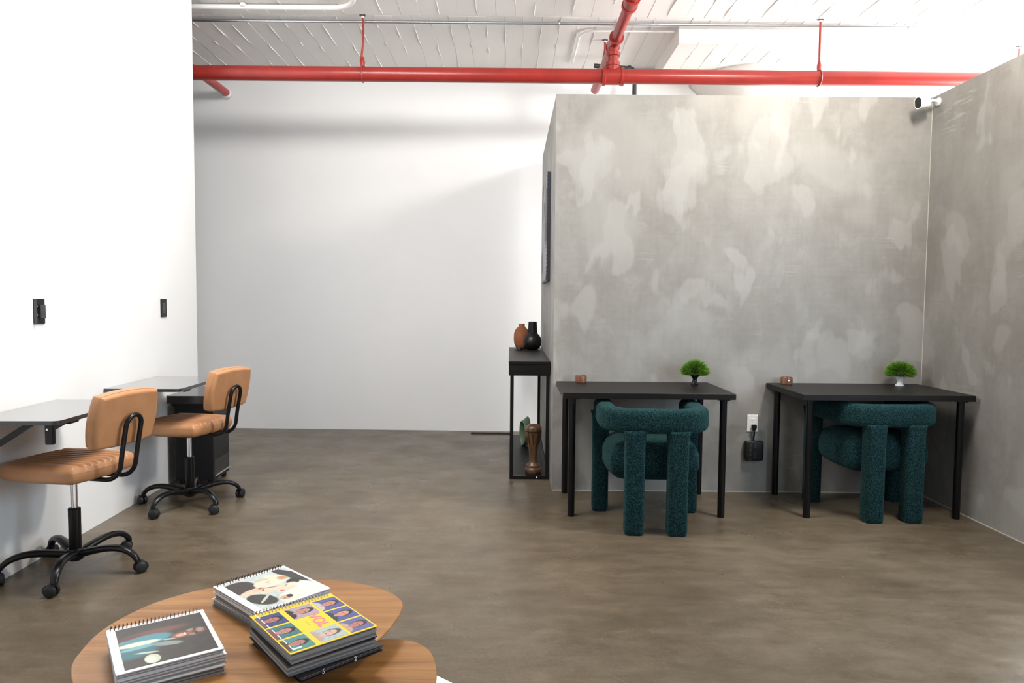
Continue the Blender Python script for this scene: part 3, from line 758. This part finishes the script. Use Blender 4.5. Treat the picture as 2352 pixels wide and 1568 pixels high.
def knot_vase():
    b = NB(); N = 56; rings = []
    for i in range(N):
        a = 2*PI*i/N
        c = Vector((0, math.cos(a)*0.070, 0.128 + math.sin(a)*0.108))
        rad = Vector((0, math.cos(a)/0.070, math.sin(a)/0.108)).normalized(); ax = Vector((1, 0, 0))
        tw = 0.95*math.exp(-((a-PI/2)/0.55)**2) - 0.12
        w = ax*math.cos(tw) + rad*math.sin(tw); h = rad*math.cos(tw) - ax*math.sin(tw)
        W2 = 0.029 + 0.006*math.exp(-((a-PI/2)/0.6)**2); H2 = 0.007
        rings.append([c + w*W2*math.cos(t_) + h*H2*math.sin(t_) for t_ in [2*PI*k/16 for k in range(16)]])
    V = [[b.verts.new(p) for p in r] for r in rings]
    for i in range(N):
        A, B_ = V[i], V[(i+1) % N]
        for k in range(16): b.faces.new((A[k], A[(k+1) % 16], B_[(k+1) % 16], B_[k]))
    bmesh.ops.recalc_face_normals(b, faces=list(b.faces))
    zmin = min(v.co.z for v in b.verts); xform(b, Matrix.Rotation(0.30, 4, 'Z') @ Matrix.Translation((0, 0, -zmin)))
    return b
kv = obj('knot_vase', knot_vase(), M['sage'], smooth=60, loc=(0.132, 6.02, SHZ))
tag(kv, 'sage green twisted loop ornament at the back of the console shelf', 'ornament')

# ------------------------------------------------------------------ black panel on the partition's side face
def art_mat():
    m = mat('hatched_print', (0.02, 0.02, 0.022), 0.5); t = NT(m)
    w = t.n('ShaderNodeTexWave', wave_type='BANDS', bands_direction='DIAGONAL'); w.inputs['Scale'].default_value = 22; w.inputs['Distortion'].default_value = 2.0
    t.link(t.coords((1, 1, 1)), w.inputs['Vector'])
    mk = t.noise(t.coords((1, 4, 4)), 1.0, 2)
    f = t.math('MULTIPLY', t.step(w.outputs['Fac'], 0.45, 0.55), t.step(mk, 0.42, 0.5))
    t.col(t.mix(f, (0.035, 0.036, 0.040), (0.50, 0.51, 0.52)))
    return m
at = thing('wall_panel', 'black framed panel with pale hatching on the side of the partition', 'artwork', (0.284, 5.18, 1.41))
obj('frame', bx(-0.026, 0.0, 0, 0.86, 0, 0.79, 0.001, 1), mat('slate_black', (0.022, 0.025, 0.033), 0.45), at)
obj('print', bx(-0.0285, -0.025, 0.012, 0.848, 0.012, 0.778), art_mat(), at, label='hatched grey print')

# ------------------------------------------------------------------ folding wall desks on the left wall
def wall_desk(y, L, D, label, inset):
    t = thing('wall_desk', label, 'desk', (LW(y), y, 0), LA, 'folding desks on the left wall')
    r = 0.028; Z0, Z1 = 0.732, 0.750
    out = [(0.004, 0), (D-r, 0)] + [(D-r + r*math.sin(a), r - r*math.cos(a)) for a in [PI/2*i/6 for i in range(1, 7)]]
    out += [(D-r + r*math.cos(a), L-r + r*math.sin(a)) for a in [PI/2*i/6 for i in range(0, 7)]] + [(0.004, L)]
    b = loft(NB(), [[(x, yy, z) for x, yy in out] for z in (Z0, Z1)])
    bmesh.ops.recalc_face_normals(b, faces=list(b.faces))
    b.normal_update()
    for f in b.faces: f.material_index = 1 if f.normal.z > 0.9 else 0
    obj('desktop', b, [M['grey_laminate'], M['satin_grey']], t)
    for yy in (0.055,):
        q0 = D-inset; br = bx(q0-0.036, q0, yy, yy+0.022, 0.640, Z0, 0.004, 1)
        loft(br, [[(q0-0.001, q_, Z0), (q0-0.001, q_, 0.700), (q0+0.045, q_, 0.726), (q0+0.045, q_, Z0)] for q_ in (yy+0.004, yy+0.018)])
        bmesh.ops.recalc_face_normals(br, faces=list(br.faces))
        h = obj('folding_bracket', br, M['black_metal'], t)
        obj('rivet', lathe(NB(), [(0.005, yy-0.002), (0.005, yy+0.001)], 10, (q0-0.024, 0, 0.705), axis='y'), M['chrome'], h)
        s = NB()
        f0 = Vector((0.012, yy+0.011, 0.585)); f1 = Vector((D-max(0.15, inset+0.05), yy+0.011, 0.728))
        dd = (f1-f0).normalized(); nn = Vector((-dd.z, 0, dd.x))
        loft(s, [[p + Vector((0, e, 0)) + nn*k for e, k in ((-0.012, -0.011), (0.012, -0.011), (0.012, 0.011), (-0.012, 0.011))] for p in (f0, f1)])
        bmesh.ops.recalc_face_normals(s, faces=list(s.faces))
        obj('brace', s, M['black_metal'], t)
        obj('wall_rail', bx(0.001, 0.014, yy-0.006, yy+0.030, 0.565, Z0, 0.002, 1), M['black_metal'], t)
    obj('edge_rail', bx(D-0.030, D-0.010, 0.10, 0.17, 0.720, Z0, 0.003, 1), M['black_metal'], t)
    return t
w1 = wall_desk(2.878, 0.640, 0.385, 'nearer black folding desk on the white left wall', 0.055)
w2 = wall_desk(3.955, 0.665, 0.425, 'farther black folding desk on the white left wall', 0.20)

# ------------------------------------------------------------------ tan office chairs
def office_chair(x, y, rz, base_rot, label):
    """local front is +Y"""
    t = thing('office_chair', label, 'chair', (x, y, 0), rz, 'tan rolling office chairs')
    zs = 0.492
    def ribs(px, py):
        if abs(px) > 0.126: return 0.004 - 0.0135*max(0.0, 1-(abs(px)-0.126)/0.020)**2
        return 0.004 - 0.0135*(1-abs(math.sin(PI*(px-0.126)/0.036)))**1.3
    b = NB(); pillow(b, 0.206, 0.212, 0.040, 0.42, 190, ribs, 0.22, 44)
    xform(b, Matrix.Translation((0, 0.018, zs)))
    st = obj('seat', b, M['leather'], t, smooth=True)
    obj('piping', tube(NB(), [Vector((0.2045*u*math.sqrt(1-0.42*v*v/2), 0.2105*v*math.sqrt(1-0.42*u*u/2)+0.018, zs+0.012)) for u, v in
        [(-1+2*i/20, -1) for i in range(20)] + [(1, -1+2*i/20) for i in range(20)] + [(1-2*i/20, 1) for i in range(20)] + [(-1, 1-2*i/20) for i in range(21)]], 0.0022, 6), M['leather'], st, smooth=True)
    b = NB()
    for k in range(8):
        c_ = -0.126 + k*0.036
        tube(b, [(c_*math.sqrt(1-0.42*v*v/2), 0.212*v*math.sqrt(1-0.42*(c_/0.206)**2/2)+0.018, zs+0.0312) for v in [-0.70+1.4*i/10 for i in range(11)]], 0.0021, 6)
    obj('channel_shade', b, M['groove_shade'], st, smooth=True, label='dark lines painted as shade in the seat channels')['kind'] = 'stuff'  # dark tubes along the groove bottoms stand in for their shade
    obj('seat_pan', bx(-0.13, 0.13, -0.10, 0.14, zs-0.052, zs-0.036, 0.006), M['black_plastic'], t)
    # backrest, leaning back
    tilt = math.atan2(0.047, 0.243)
    b = NB(); pillow(b, 0.190, 0.128, 0.031, 0.40, 56, lambda x_, y_: 0.003, 0.13)
    m_ = Matrix.Translation((0, -0.268, 0.728)) @ Matrix.Rotation(tilt, 4, 'X') @ Matrix.Rotation(PI/2, 4, 'X')
    xform(b, m_); bk = obj('backrest', b, M['leather'], t, smooth=True)
    sm = tube(NB(), [m_ @ Vector((0.1885*u*math.sqrt(1-0.4*v*v/2), 0.127*v*math.sqrt(1-0.4*u*u/2), 0.014)) for u, v in
        [(-1+2*i/20, -1) for i in range(20)] + [(1, -1+2*i/20) for i in range(20)] + [(1-2*i/20, 1) for i in range(20)] + [(-1, 1-2*i/20) for i in range(21)]], 0.0018, 6)
    obj('piping', sm, M['leather'], bk, smooth=True)
    # hairpin back support
    half = 0.046; yb, zb = -0.255, 0.452
    def up(z): return -0.303 - (z-0.60)*math.tan(tilt)
    side = [(0.02, zb), (-0.06, zb), (-0.16, zb), (-0.215, zb)] + [(-0.215 - 0.075*math.sin(a), zb + 0.075 - 0.075*math.cos(a)) for a in [math.radians(q_) for q_ in (20, 40, 60, 78)]] + [(up(z), z) for z in (0.58, 0.62, 0.66, 0.695)]
    P = [(-half, yy, z) for yy, z in side]
    P += [(-half*math.cos(a), up(0.695+half*math.sin(a)), 0.695 + half*math.sin(a)) for a in [PI*i/10 for i in range(1, 10)]]
    P += [(half, yy, z) for yy, z in reversed(side)]
    obj('back_support', tube(NB(), P, 0.0105, 12), M['black_metal'], t, smooth=60)
    b = lathe(NB(), [(0.0145, 0.27), (0.0145, zs-0.05)], 20); obj('gas_lift', b, M['chrome'], t, smooth=40, label='chrome gas lift')
    b = lathe(NB(), [(0.024, 0.055), (0.026, 0.06), (0.026, 0.296), (0.022, 0.300), (0.015, 0.300)], 22); lathe(b, [(0.034, 0.062), (0.036, 0.07), (0.036, 0.105), (0.030, 0.112)], 22)
    obj('column', b, M['black_metal'], t, smooth=40)
    for k in range(5):
        a = base_rot - rz + 2*PI*k/5; ca, sa = math.cos(a), math.sin(a)
        prof = [(0.028, 0.086), (0.08, 0.100), (0.14, 0.112), (0.195, 0.114), (0.24, 0.104), (0.270, 0.086), (0.286, 0.066), (0.290, 0.052)]
        pf = catmull([(r, 0, z) for r, z in prof], 4, False); NP = len(pf)-1
        b = tube(NB(), [(p.x*ca, p.x*sa, p.z) for p in pf], [0.025 - 0.010*(i/NP) for i in range(NP+1)], 16, flat=0.72)
        obj('base_leg', b, M['black_metal'], t, smooth=60)
        wa = a + (0.9, 2.3, -0.7, 1.6, -1.9)[k]; cw, sw = math.cos(wa), math.sin(wa)
        cx, cy = 0.290*ca + 0.012*cw, 0.290*sa + 0.012*sw
        R = Matrix.Translation((cx, cy, 0.0265)) @ Matrix.Rotation(wa, 4, 'Z')
        b = NB()
        for s_ in (-1, 1):
            q_ = [(0.012, s_*0.0045), (0.0262, s_*0.0050), (0.0265, s_*0.0180), (0.022, s_*0.0225), (0.010, s_*0.0240)]
            if s_ < 0: q_ = list(reversed(q_))
            lathe(b, q_, 22, axis='y')
        bmesh.ops.recalc_face_normals(b, faces=list(b.faces))
        xform(b, R); cs = obj('caster', b, M['caster'], t, smooth=40)
        b = NB(); hood = []
        for s_ in (-0.0185, 0.0185):
            hood.append([(0.0295*math.cos(q2), s_, 0.0295*math.sin(q2)) for q2 in [PI*(-0.05+0.75*i/10) for i in range(11)]] + [(0.022*math.cos(q2), s_, 0.022*math.sin(q2)) for q2 in [PI*(-0.05+0.75*i/10) for i in range(10, -1, -1)]])
        loft(b, hood); lathe(b, [(0.008, 0.022), (0.008, 0.040)], 12, (-0.012, 0, 0))
        bmesh.ops.recalc_face_normals(b, faces=list(b.faces))
        xform(b, R); obj('hood', b, M['caster'], cs, smooth=40)
    return t
office_chair(-1.993, 3.196, math.radians(168.4-90), math.radians(-2), 'nearer tan leather office chair at the left wall')
office_chair(-1.951, 4.267, math.radians(167.4-90), math.radians(35), 'farther tan leather office chair in front of the black cabinet')

# ------------------------------------------------------------------ black cabinet behind the far chair
kb = thing('floor_cabinet', 'black floor cabinet with an overhanging top behind the farther office chair', 'cabinet', (-2.005, 4.735, 0), LA)
obj('body', bx(-0.255, 0.0, 0, 0.30, 0.030, 0.560, 0.006), M['black_plastic'], kb)
tp = loft(NB(), [rrect(0.30, 0.58, 0.02, 4, z, -0.140, 0.245) for z in (0.560, 0.612)])
obj('top', tp, mat('satin_black', (0.030, 0.030, 0.032), 0.22, spec=0.8), kb, smooth=40)
obj('top_bracket', loft(NB(), [[(-0.275, y_, 0.560), (-0.275, y_, 0.548), (-0.255, y_, 0.53), (-0.255, y_, 0.560)] for y_ in (0.0, 0.3)]), M['black_plastic'], kb)
obj('recess', bx(-0.004, 0.0008, 0.025, 0.275, 0.060, 0.165), M['gap'], kb)
obj('kick_bar', tube(NB(), [(0.006, 0.015, 0.058), (0.006, 0.285, 0.058)], 0.006, 10), M['galvanised'], kb, smooth=40, label='bare metal bar at the bottom')
for fx, fy in ((-0.03, 0.03), (-0.03, 0.27), (-0.22, 0.03), (-0.22, 0.27)):
    obj('foot', lathe(NB(), [(0.016, 0), (0.018, 0.004), (0.018, 0.032)], 14, (fx, fy, 0)), M['black_plastic'], kb, smooth=40)

# ------------------------------------------------------------------ rug and nesting coffee tables
rg = obj('round_rug', lathe(NB(), [(0.860, 0.0), (0.866, 0.004), (0.862, 0.010), (0.85, 0.012), (0.4, 0.012)], 96, (0, 0, 0)), M['rug'], smooth=60, loc=(-0.75, 1.60, 0.0005))
tag(rg, 'round white rug under the wooden coffee tables', 'rug')
def coffee_table(name, label, outline, ztop, legs, m, cx, cy, grp, foot=0.0127):
    t = thing(name, label, 'coffee table', (cx, cy, 0), 0, grp)
    pts = catmull([(x-cx, y-cy, 0) for x, y in outline], 8)
    c = sum((p for p in pts), Vector())/len(pts)
    def lp(off, z):
        out = []
        for i, p in enumerate(pts):
            tn = (pts[(i+1) % len(pts)] - pts[i-1]).normalized(); nr = Vector((tn.y, -tn.x, 0))
            if nr.dot(p-c) < 0: nr = -nr
            out.append(p + nr*off + Vector((0, 0, z)))
        return out
    b = loft(NB(), [lp(-0.045, ztop-0.024), lp(-0.012, ztop-0.010), lp(0.0, ztop-0.005), lp(0.0, ztop-0.002), lp(-0.002, ztop)])
    bmesh.ops.recalc_face_normals(b, faces=list(b.faces))
    obj('tabletop', b, m, t, smooth=30)
    for (lx, ly, dx, dy) in legs:
        obj('leg', tube(NB(), [(lx-cx, ly-cy, ztop-0.020), (lx-cx+dx, ly-cy+dy, foot)], [0.022, 0.012], 16), M['white_lacquer'], t, smooth=40)
    return t
o1 = [(-0.989, 1.559), (-1.018, 1.65), (-1.027, 1.746), (-1.005, 1.847), (-0.958, 1.934), (-0.863, 2.016), (-0.72, 2.065), (-0.549, 2.078), (-0.45, 2.057), (-0.368, 2.014), (-0.311, 1.957), (-0.289, 1.89), (-0.305, 1.765), (-0.344, 1.662), (-0.403, 1.575), (-0.475, 1.497), (-0.57, 1.425), (-0.69, 1.385), (-0.80, 1.395), (-0.90, 1.445)]
o2 = [(-0.343, 1.829), (-0.295, 1.833), (-0.245, 1.818), (-0.205, 1.778), (-0.180, 1.712), (-0.169, 1.617), (-0.178, 1.50), (-0.21, 1.40), (-0.27, 1.315), (-0.36, 1.265), (-0.46, 1.275), (-0.54, 1.34), (-0.585, 1.45), (-0.585, 1.57), (-0.545, 1.69), (-0.46, 1.785)]
G3 = 'nesting wooden coffee tables'
coffee_table('coffee_table', 'larger oval wooden coffee table holding the spiral-bound books', o1, 0.42, [(-0.375, 1.875, 0.020, 0.035), (-0.90, 1.82, -0.05, 0.04), (-0.69, 1.48, 0.0, -0.05), (-0.62, 1.98, 0.0, 0.04)], M['walnut'], -0.66, 1.74, G3)
coffee_table('coffee_table', 'lower oval wooden coffee table tucked under the larger one', o2, 0.36, [(-0.25, 1.72, 0.03, 0.04), (-0.47, 1.70, -0.03, 0.03), (-0.36, 1.36, 0.0, -0.05)], M['walnut2'], -0.38, 1.55, G3)

# ------------------------------------------------------------------ spiral-bound books
def photo_mat(name, base, blobs):
    """printed portrait: soft ellipses (cx, cy, rx, ry, angle, colour, softness) in print units 0..1, upright"""
    m = mat(name, base, 0.3, spec=0.4); t = NT(m)
    sep = t.n('ShaderNodeSeparateXYZ'); t.link(t.tc.outputs['UV'], sep.inputs[0])
    nz = t.noise(t.tc.outputs['UV'], 9, 4)
    cur = t.mix(t.step(nz, 0.3, 0.7), tuple(c*0.8 for c in base), base)
    for cx, cy, rx, ry, an, c, so in blobs:
        dx = t.math('SUBTRACT', sep.outputs[0], cx); dy = t.math('SUBTRACT', sep.outputs[1], cy)
        ca, sa = math.cos(an), math.sin(an)
        u = t.math('DIVIDE', t.math('ADD', t.math('MULTIPLY', dx, ca), t.math('MULTIPLY', dy, sa)), rx)
        v = t.math('DIVIDE', t.math('SUBTRACT', t.math('MULTIPLY', dy, ca), t.math('MULTIPLY', dx, sa)), ry)
        r = t.math('SQRT', t.math('ADD', t.math('MULTIPLY', u, u), t.math('MULTIPLY', v, v)))
        cur = t.mix(t.math('SUBTRACT', 1.0, t.step(r, 1.0-so, 1.0+so)), cur, c)
    t.col(cur); return m
def quad_uv(name, x0, x1, y0, y1, z, m, parent, th=0.0003):
    me = bpy.data.meshes.new(name); bm = bx(x0, x1, y0, y1, z, z+th)
    uv = bm.loops.layers.uv.new('UVMap')
    for f in bm.faces:
        for l in f.loops: l[uv].uv = ((l.vert.co.x-x0)/(x1-x0), (l.vert.co.y-y0)/(y1-y0))
    bm.to_mesh(me); bm.free(); me.materials.append(m)
    o = link(bpy.data.objects.new(name, me)); o.parent = parent; return o
BW_, BH_ = 0.242, 0.214        # reading width (away from the coil) and height
def book(z, th, cover, pages, label, ctr, ang, grp, coil=True, layers=5, seed=0, wire=None):
    """local +X reads away from the coil, +Y is the top of the page"""
    t = thing('spiral_book', label, 'book', (ctr[0], ctr[1], z), ang, grp)
    rnd = random.Random(seed)
    obj('back_cover', bx(-BW_/2, BW_/2, -BH_/2, BH_/2, 0, 0.0015), M['black_card'] if cover is M['yellow'] else (pages[0] if cover is M['card'] else cover), t)
    b = NB(); n = layers; zz = 0.0016; dz = (th-0.0032)/n
    for i in range(n):
        o_ = rnd.uniform(-0.0015, 0.0015); q_ = rnd.uniform(-0.0015, 0.0015)
        box(b, -BW_/2+0.004+o_, BW_/2-0.003+o_, -BH_/2+0.002+q_, BH_/2-0.002+q_, zz, zz+dz-0.0003, mi=i % len(pages)); zz += dz
    obj('pages', b, pages, t)
    obj('front_cover', bx(-BW_/2, BW_/2, -BH_/2, BH_/2, th-0.0015, th), cover, t)
    if coil:
        P = []; turns = 23; top_ = coil == 2; rr = th/2 + (0.003 if top_ else -0.0013)
        for i in range(turns*12+1):
            a = 2*PI*i/12; P.append((-BW_/2 + 0.002 + rr*math.cos(a), -BH_/2 + 0.008 + (BH_-0.016)*i/(turns*12), (rr + 0.0012 if top_ else th/2) + rr*math.sin(a)))
        obj('spiral_binding', tube(NB(), P, 0.0010, 5), wire or M['wire'], t, smooth=60)
    return t
A_L = math.atan2(-0.85, 0.52)          # reading direction of the three piles
def pile(ctr, ang, z0, specs, grp):
    z = z0; out = []
    for i, (th, cover, pages, label, dx, dy, da, coil, wire) in enumerate(specs):
        out.append(book(z, th, cover, pages, label, (ctr[0]+dx, ctr[1]+dy), ang+da, grp, coil, 5, i+int(1000*abs(ctr[0])), wire)); z += th + 0.0003
    return out
GP, GD = M['paper'], M['paper_dark']
ZT = 0.4203
# left pile
pl = pile((-0.795, 1.592), math.atan2(1.554-1.76, -0.638+0.777), ZT, [
    (0.018, M['card'], [GP, GD], 'bottom spiral book of the pile at the left of the coffee table', 0.006, -0.004, -0.02, True, None),
    (0.020, M['card'], [GP, M['card']], 'middle spiral book of the pile at the left of the coffee table', 0.003, 0.002, 0.015, True, None),
    (0.014, M['card'], [M['card'], GP], 'spiral book with a dark portrait and blue shirt on its cover', 0.0, 0.0, 0.0, 2, M['iron'])], 'spiral books in the left pile')
skin_d, skin_l = (0.30, 0.15, 0.11), (0.78, 0.52, 0.40)
pm = photo_mat('dark_portrait_print', (0.060, 0.054, 0.050), [
    (0.26, 0.42, 0.075, 0.34, 0.04, (0.165, 0.075, 0.065), 0.45), (0.30, 0.16, 0.06, 0.14, 0.2, (0.13, 0.055, 0.055), 0.4), (0.40, 0.10, 0.05, 0.10, -0.4, (0.30, 0.34, 0.30), 0.35),
    (0.62, 0.14, 0.17, 0.26, 0.1, (0.055, 0.17, 0.20), 0.30), (0.42, 0.28, 0.125, 0.30, 0.06, (0.085, 0.27, 0.33), 0.16), (0.47, 0.20, 0.052, 0.24, -0.03, (0.68, 0.72, 0.60), 0.22), (0.56, 0.18, 0.04, 0.20, 0.02, (0.20, 0.42, 0.45), 0.4),
    (0.61, 0.50, 0.050, 0.17, -0.30, (0.24, 0.30, 0.29), 0.22), (0.52, 0.54, 0.020, 0.07, -0.2, (0.40, 0.46, 0.43), 0.25), (0.72, 0.26, 0.022, 0.12, -0.25, (0.50, 0.56, 0.47), 0.3),
    (0.885, 0.30, 0.105, 0.085, 0.1, (0.58, 0.62, 0.47), 0.08), (0.895, 0.285, 0.075, 0.055, 0.1, (0.66, 0.70, 0.62), 0.15),
    (0.47, 0.79, 0.095, 0.205, 0.02, (0.125, 0.058, 0.046), 0.16), (0.488, 0.665, 0.060, 0.085, 0.0, (0.30, 0.125, 0.105), 0.30), (0.488, 0.675, 0.036, 0.055, 0, (0.66, 0.36, 0.25), 0.25), (0.478, 0.725, 0.034, 0.016, 0, (0.72, 0.60, 0.42), 0.22),
    (0.466, 0.775, 0.024, 0.035, 0, (0.27, 0.12, 0.10), 0.4), (0.410, 0.80, 0.030, 0.045, 0.2, (0.34, 0.24, 0.20), 0.5), (0.525, 0.80, 0.030, 0.045, -0.2, (0.30, 0.20, 0.17), 0.5),
    (0.415, 0.845, 0.026, 0.014, 0.2, (0.030, 0.022, 0.02), 0.4), (0.515, 0.850, 0.026, 0.014, -0.2, (0.030, 0.022, 0.02), 0.4), (0.455, 0.905, 0.055, 0.045, 0, (0.36, 0.25, 0.21), 0.5)])
quad_uv('cover_photo', -BW_/2+0.016, BW_/2-0.012, -BH_/2+0.018, BH_/2-0.010, 0.0141, pm, pl[2])['label'] = 'printed dark portrait photograph'
# middle pile
pm_ = pile((-0.648, 1.896), math.atan2(1.908-2.066, -0.499+0.675), ZT, [
    (0.018, M['card'], [GD, GP], 'bottom spiral book of the pile farthest back on the coffee table', -0.003, 0.004, 0.02, True, None),
    (0.016, M['card'], [GP, GD], 'middle spiral book of the pile farthest back on the coffee table', 0.004, -0.003, -0.01, True, None),
    (0.016, M['card'], [M['card'], GP], 'spiral book with two pale embracing faces on its cover', 0.0, 0.0, 0.0, 2, M['black_metal'])], 'spiral books in the rear pile')
pm2 = photo_mat('embrace_print', (0.54, 0.62, 0.60), [
    (0.36, 0.95, 0.43, 0.105, 0.34, (0.045, 0.042, 0.042), 0.06), (0.82, 0.80, 0.26, 0.24, 0, (0.70, 0.72, 0.64), 0.15), (0.90, 0.55, 0.16, 0.20, 0, (0.72, 0.70, 0.60), 0.15),
    (0.24, 0.12, 0.21, 0.24, 0.30, (0.055, 0.046, 0.043), 0.08), (0.74, 0.16, 0.22, 0.15, 0.5, (0.050, 0.046, 0.043), 0.08),
    (0.45, 0.20, 0.075, 0.20, 0.10, (0.70, 0.52, 0.40), 0.14), (0.54, 0.38, 0.08, 0.10, 0, (0.72, 0.55, 0.42), 0.2),
    (0.50, 0.81, 0.085, 0.12, 0.5, (0.030, 0.028, 0.028), 0.12), (0.60, 0.62, 0.105, 0.165, -0.12, (0.74, 0.55, 0.42), 0.10), (0.58, 0.74, 0.07, 0.08, 0, (0.78, 0.62, 0.50), 0.3),
    (0.27, 0.66, 0.165, 0.165, -0.2, (0.74, 0.66, 0.50), 0.10), (0.30, 0.765, 0.07, 0.075, 0, (0.46, 0.27, 0.15), 0.5), (0.20, 0.50, 0.06, 0.10, -0.3, (0.52, 0.45, 0.34), 0.4),
    (0.34, 0.47, 0.130, 0.165, -0.25, (0.78, 0.62, 0.50), 0.12), (0.44, 0.30, 0.05, 0.10, 0.2, (0.66, 0.46, 0.35), 0.3),
    (0.415, 0.33, 0.020, 0.034, 0.5, (0.50, 0.05, 0.06), 0.25), (0.67, 0.515, 0.026, 0.036, 0.2, (0.55, 0.15, 0.09), 0.3),
    (0.30, 0.525, 0.010, 0.030, 0.2, (0.12, 0.09, 0.08), 0.4), (0.365, 0.50, 0.008, 0.022, 0.2, (0.20, 0.14, 0.12), 0.4), (0.555, 0.655, 0.009, 0.028, 0.1, (0.14, 0.09, 0.08), 0.4), (0.47, 0.44, 0.011, 0.13, -0.35, (0.20, 0.11, 0.09), 0.4),
    (0.475, 0.335, 0.012, 0.020, 0, (0.04, 0.03, 0.03), 0.3), (0.51, 0.315, 0.012, 0.020, 0, (0.04, 0.03, 0.03), 0.3),
    (0.74, 0.205, 0.022, 0.15, 0.65, (0.52, 0.54, 0.43), 0.15), (0.885, 0.43, 0.065, 0.085, -0.2, (0.56, 0.36, 0.25), 0.15), (0.875, 0.495, 0.045, 0.045, 0, (0.03, 0.028, 0.028), 0.15), (0.90, 0.40, 0.01, 0.02, 0, (0.10, 0.06, 0.05), 0.3)])
quad_uv('cover_photo', -BW_/2+0.014, BW_/2-0.010, -BH_/2+0.020, BH_/2-0.008, 0.0161, pm2, pm_[2])['label'] = 'printed photograph of two faces'
# yellow pile
py_ = pile((-0.470, 1.660), math.atan2(1.654-1.838, -0.319+0.475), ZT, [
    (0.014, M['black_card'], [M['black_card'], GD], 'black book at the bottom of the pile under the yellow cover', 0.010, 0.003, 0.07, False, None),
    (0.026, M['black_card'], [GD, GP], 'grey spiral book second in the pile under the yellow cover', -0.003, -0.003, -0.02, True, None),
    (0.026, M['yellow'], [GP, GD, GP], 'spiral book with a yellow cover of small portraits', 0.0, 0.0, 0.0, 2, None)], 'spiral books in the front pile')
yb = py_[2]; zt = 0.0261
def face_mat(i, bg, shirt, hair, skin):
    return photo_mat('small_portrait_%s' % 'abcdefgh'[i], bg, [(0.5, -0.02, 0.44, 0.26, 0, shirt, 0.1), (0.5, 0.60, 0.23, 0.36, 0.1, hair, 0.1), (0.5, 0.30, 0.10, 0.16, 0, skin, 0.1), (0.5, 0.52, 0.18, 0.28, 0.1, skin, 0.1),
        (0.43, 0.57, 0.035, 0.022, 0, (0.08, 0.04, 0.04), 0.3), (0.58, 0.58, 0.035, 0.022, 0, (0.08, 0.04, 0.04), 0.3), (0.50, 0.39, 0.06, 0.022, 0, (0.40, 0.10, 0.09), 0.3), (0.51, 0.49, 0.022, 0.05, 0, tuple(c*0.75 for c in skin), 0.4)])
sk = [(0.42, 0.17, 0.15), (0.46, 0.23, 0.21), (0.45, 0.20, 0.18), (0.48, 0.24, 0.19), (0.62, 0.42, 0.34), (0.52, 0.24, 0.14), (0.55, 0.27, 0.16), (0.44, 0.18, 0.16)]
cells = [  # (column from the coil 0..2, row from the bottom 0..2, background, shirt, hair)
    (0, 0, (0.055, 0.075, 0.20), (0.16, 0.10, 0.12), (0.02, 0.02, 0.03)), (1, 0, (0.07, 0.20, 0.21), (0.22, 0.07, 0.10), (0.03, 0.02, 0.02)), (2, 0, (0.09, 0.28, 0.29), (0.10, 0.06, 0.05), (0.04, 0.03, 0.02)),
    (0, 1, (0.46, 0.36, 0.42), (0.03, 0.03, 0.04), (0.02, 0.02, 0.02)), (2, 1, (0.46, 0.54, 0.55), (0.45, 0.33, 0.28), (0.10, 0.08, 0.06)),
    (0, 2, (0.11, 0.11, 0.33), (0.50, 0.48, 0.50), (0.03, 0.03, 0.05)), (1, 2, (0.10, 0.11, 0.34), (0.03, 0.05, 0.05), (0.02, 0.02, 0.03)), (2, 2, (0.14, 0.15, 0.36), (0.48, 0.34, 0.26), (0.05, 0.04, 0.05))]
cw, chh = 0.066, 0.060
for i, (c_, r_, bg, sh, hr) in enumerate(cells):
    x0 = -BW_/2 + 0.022 + c_*(cw+0.0078); y0 = -BH_/2 + 0.003 + r_*(chh+0.0135)
    quad_uv('portrait', x0, x0+cw, y0, y0+chh + (0.006 if r_ == 1 else 0), zt, face_mat(i, bg, sh, hr, sk[i]), yb)
b = text_bm('VOL', 0.040, 0.0002, 0.0008); xform(b, Matrix.Translation((0.004, 0.012, zt+0.0002))); obj('title_lettering', b, M['pink'], yb)
b = text_bm('..........', 0.014); xform(b, Matrix.Translation((0.004, -0.010, zt+0.0002))); obj('subtitle_dots', b, M['rust_ink'], yb)
b = NB()
for i in range(7): box(b, -BW_/2+0.010+i*0.032, -BW_/2+0.031+i*0.032, -BH_/2+0.012, -BH_/2+0.0145, zt+0.0003, zt+0.0006)
box(b, BW_/2-0.020, BW_/2-0.014, -BH_/2+0.012, -BH_/2+0.034, zt+0.0003, zt+0.0006)
obj('cover_bar', b, M['white_ink'], yb, label='broken white line')
for ch_, yy in (('2', 0.030), ('5', -0.052)):
    b = text_bm(ch_, 0.016, 0.0003); xform(b, Matrix.Translation((BW_/2 + 0.0004, yy, 0.007)) @ Matrix.Rotation(PI/2, 4, 'Z') @ Matrix.Rotation(PI/2, 4, 'X')); obj('spine_numeral', b, M['white_ink'], py_[0])
bpy.context.view_layer.update()
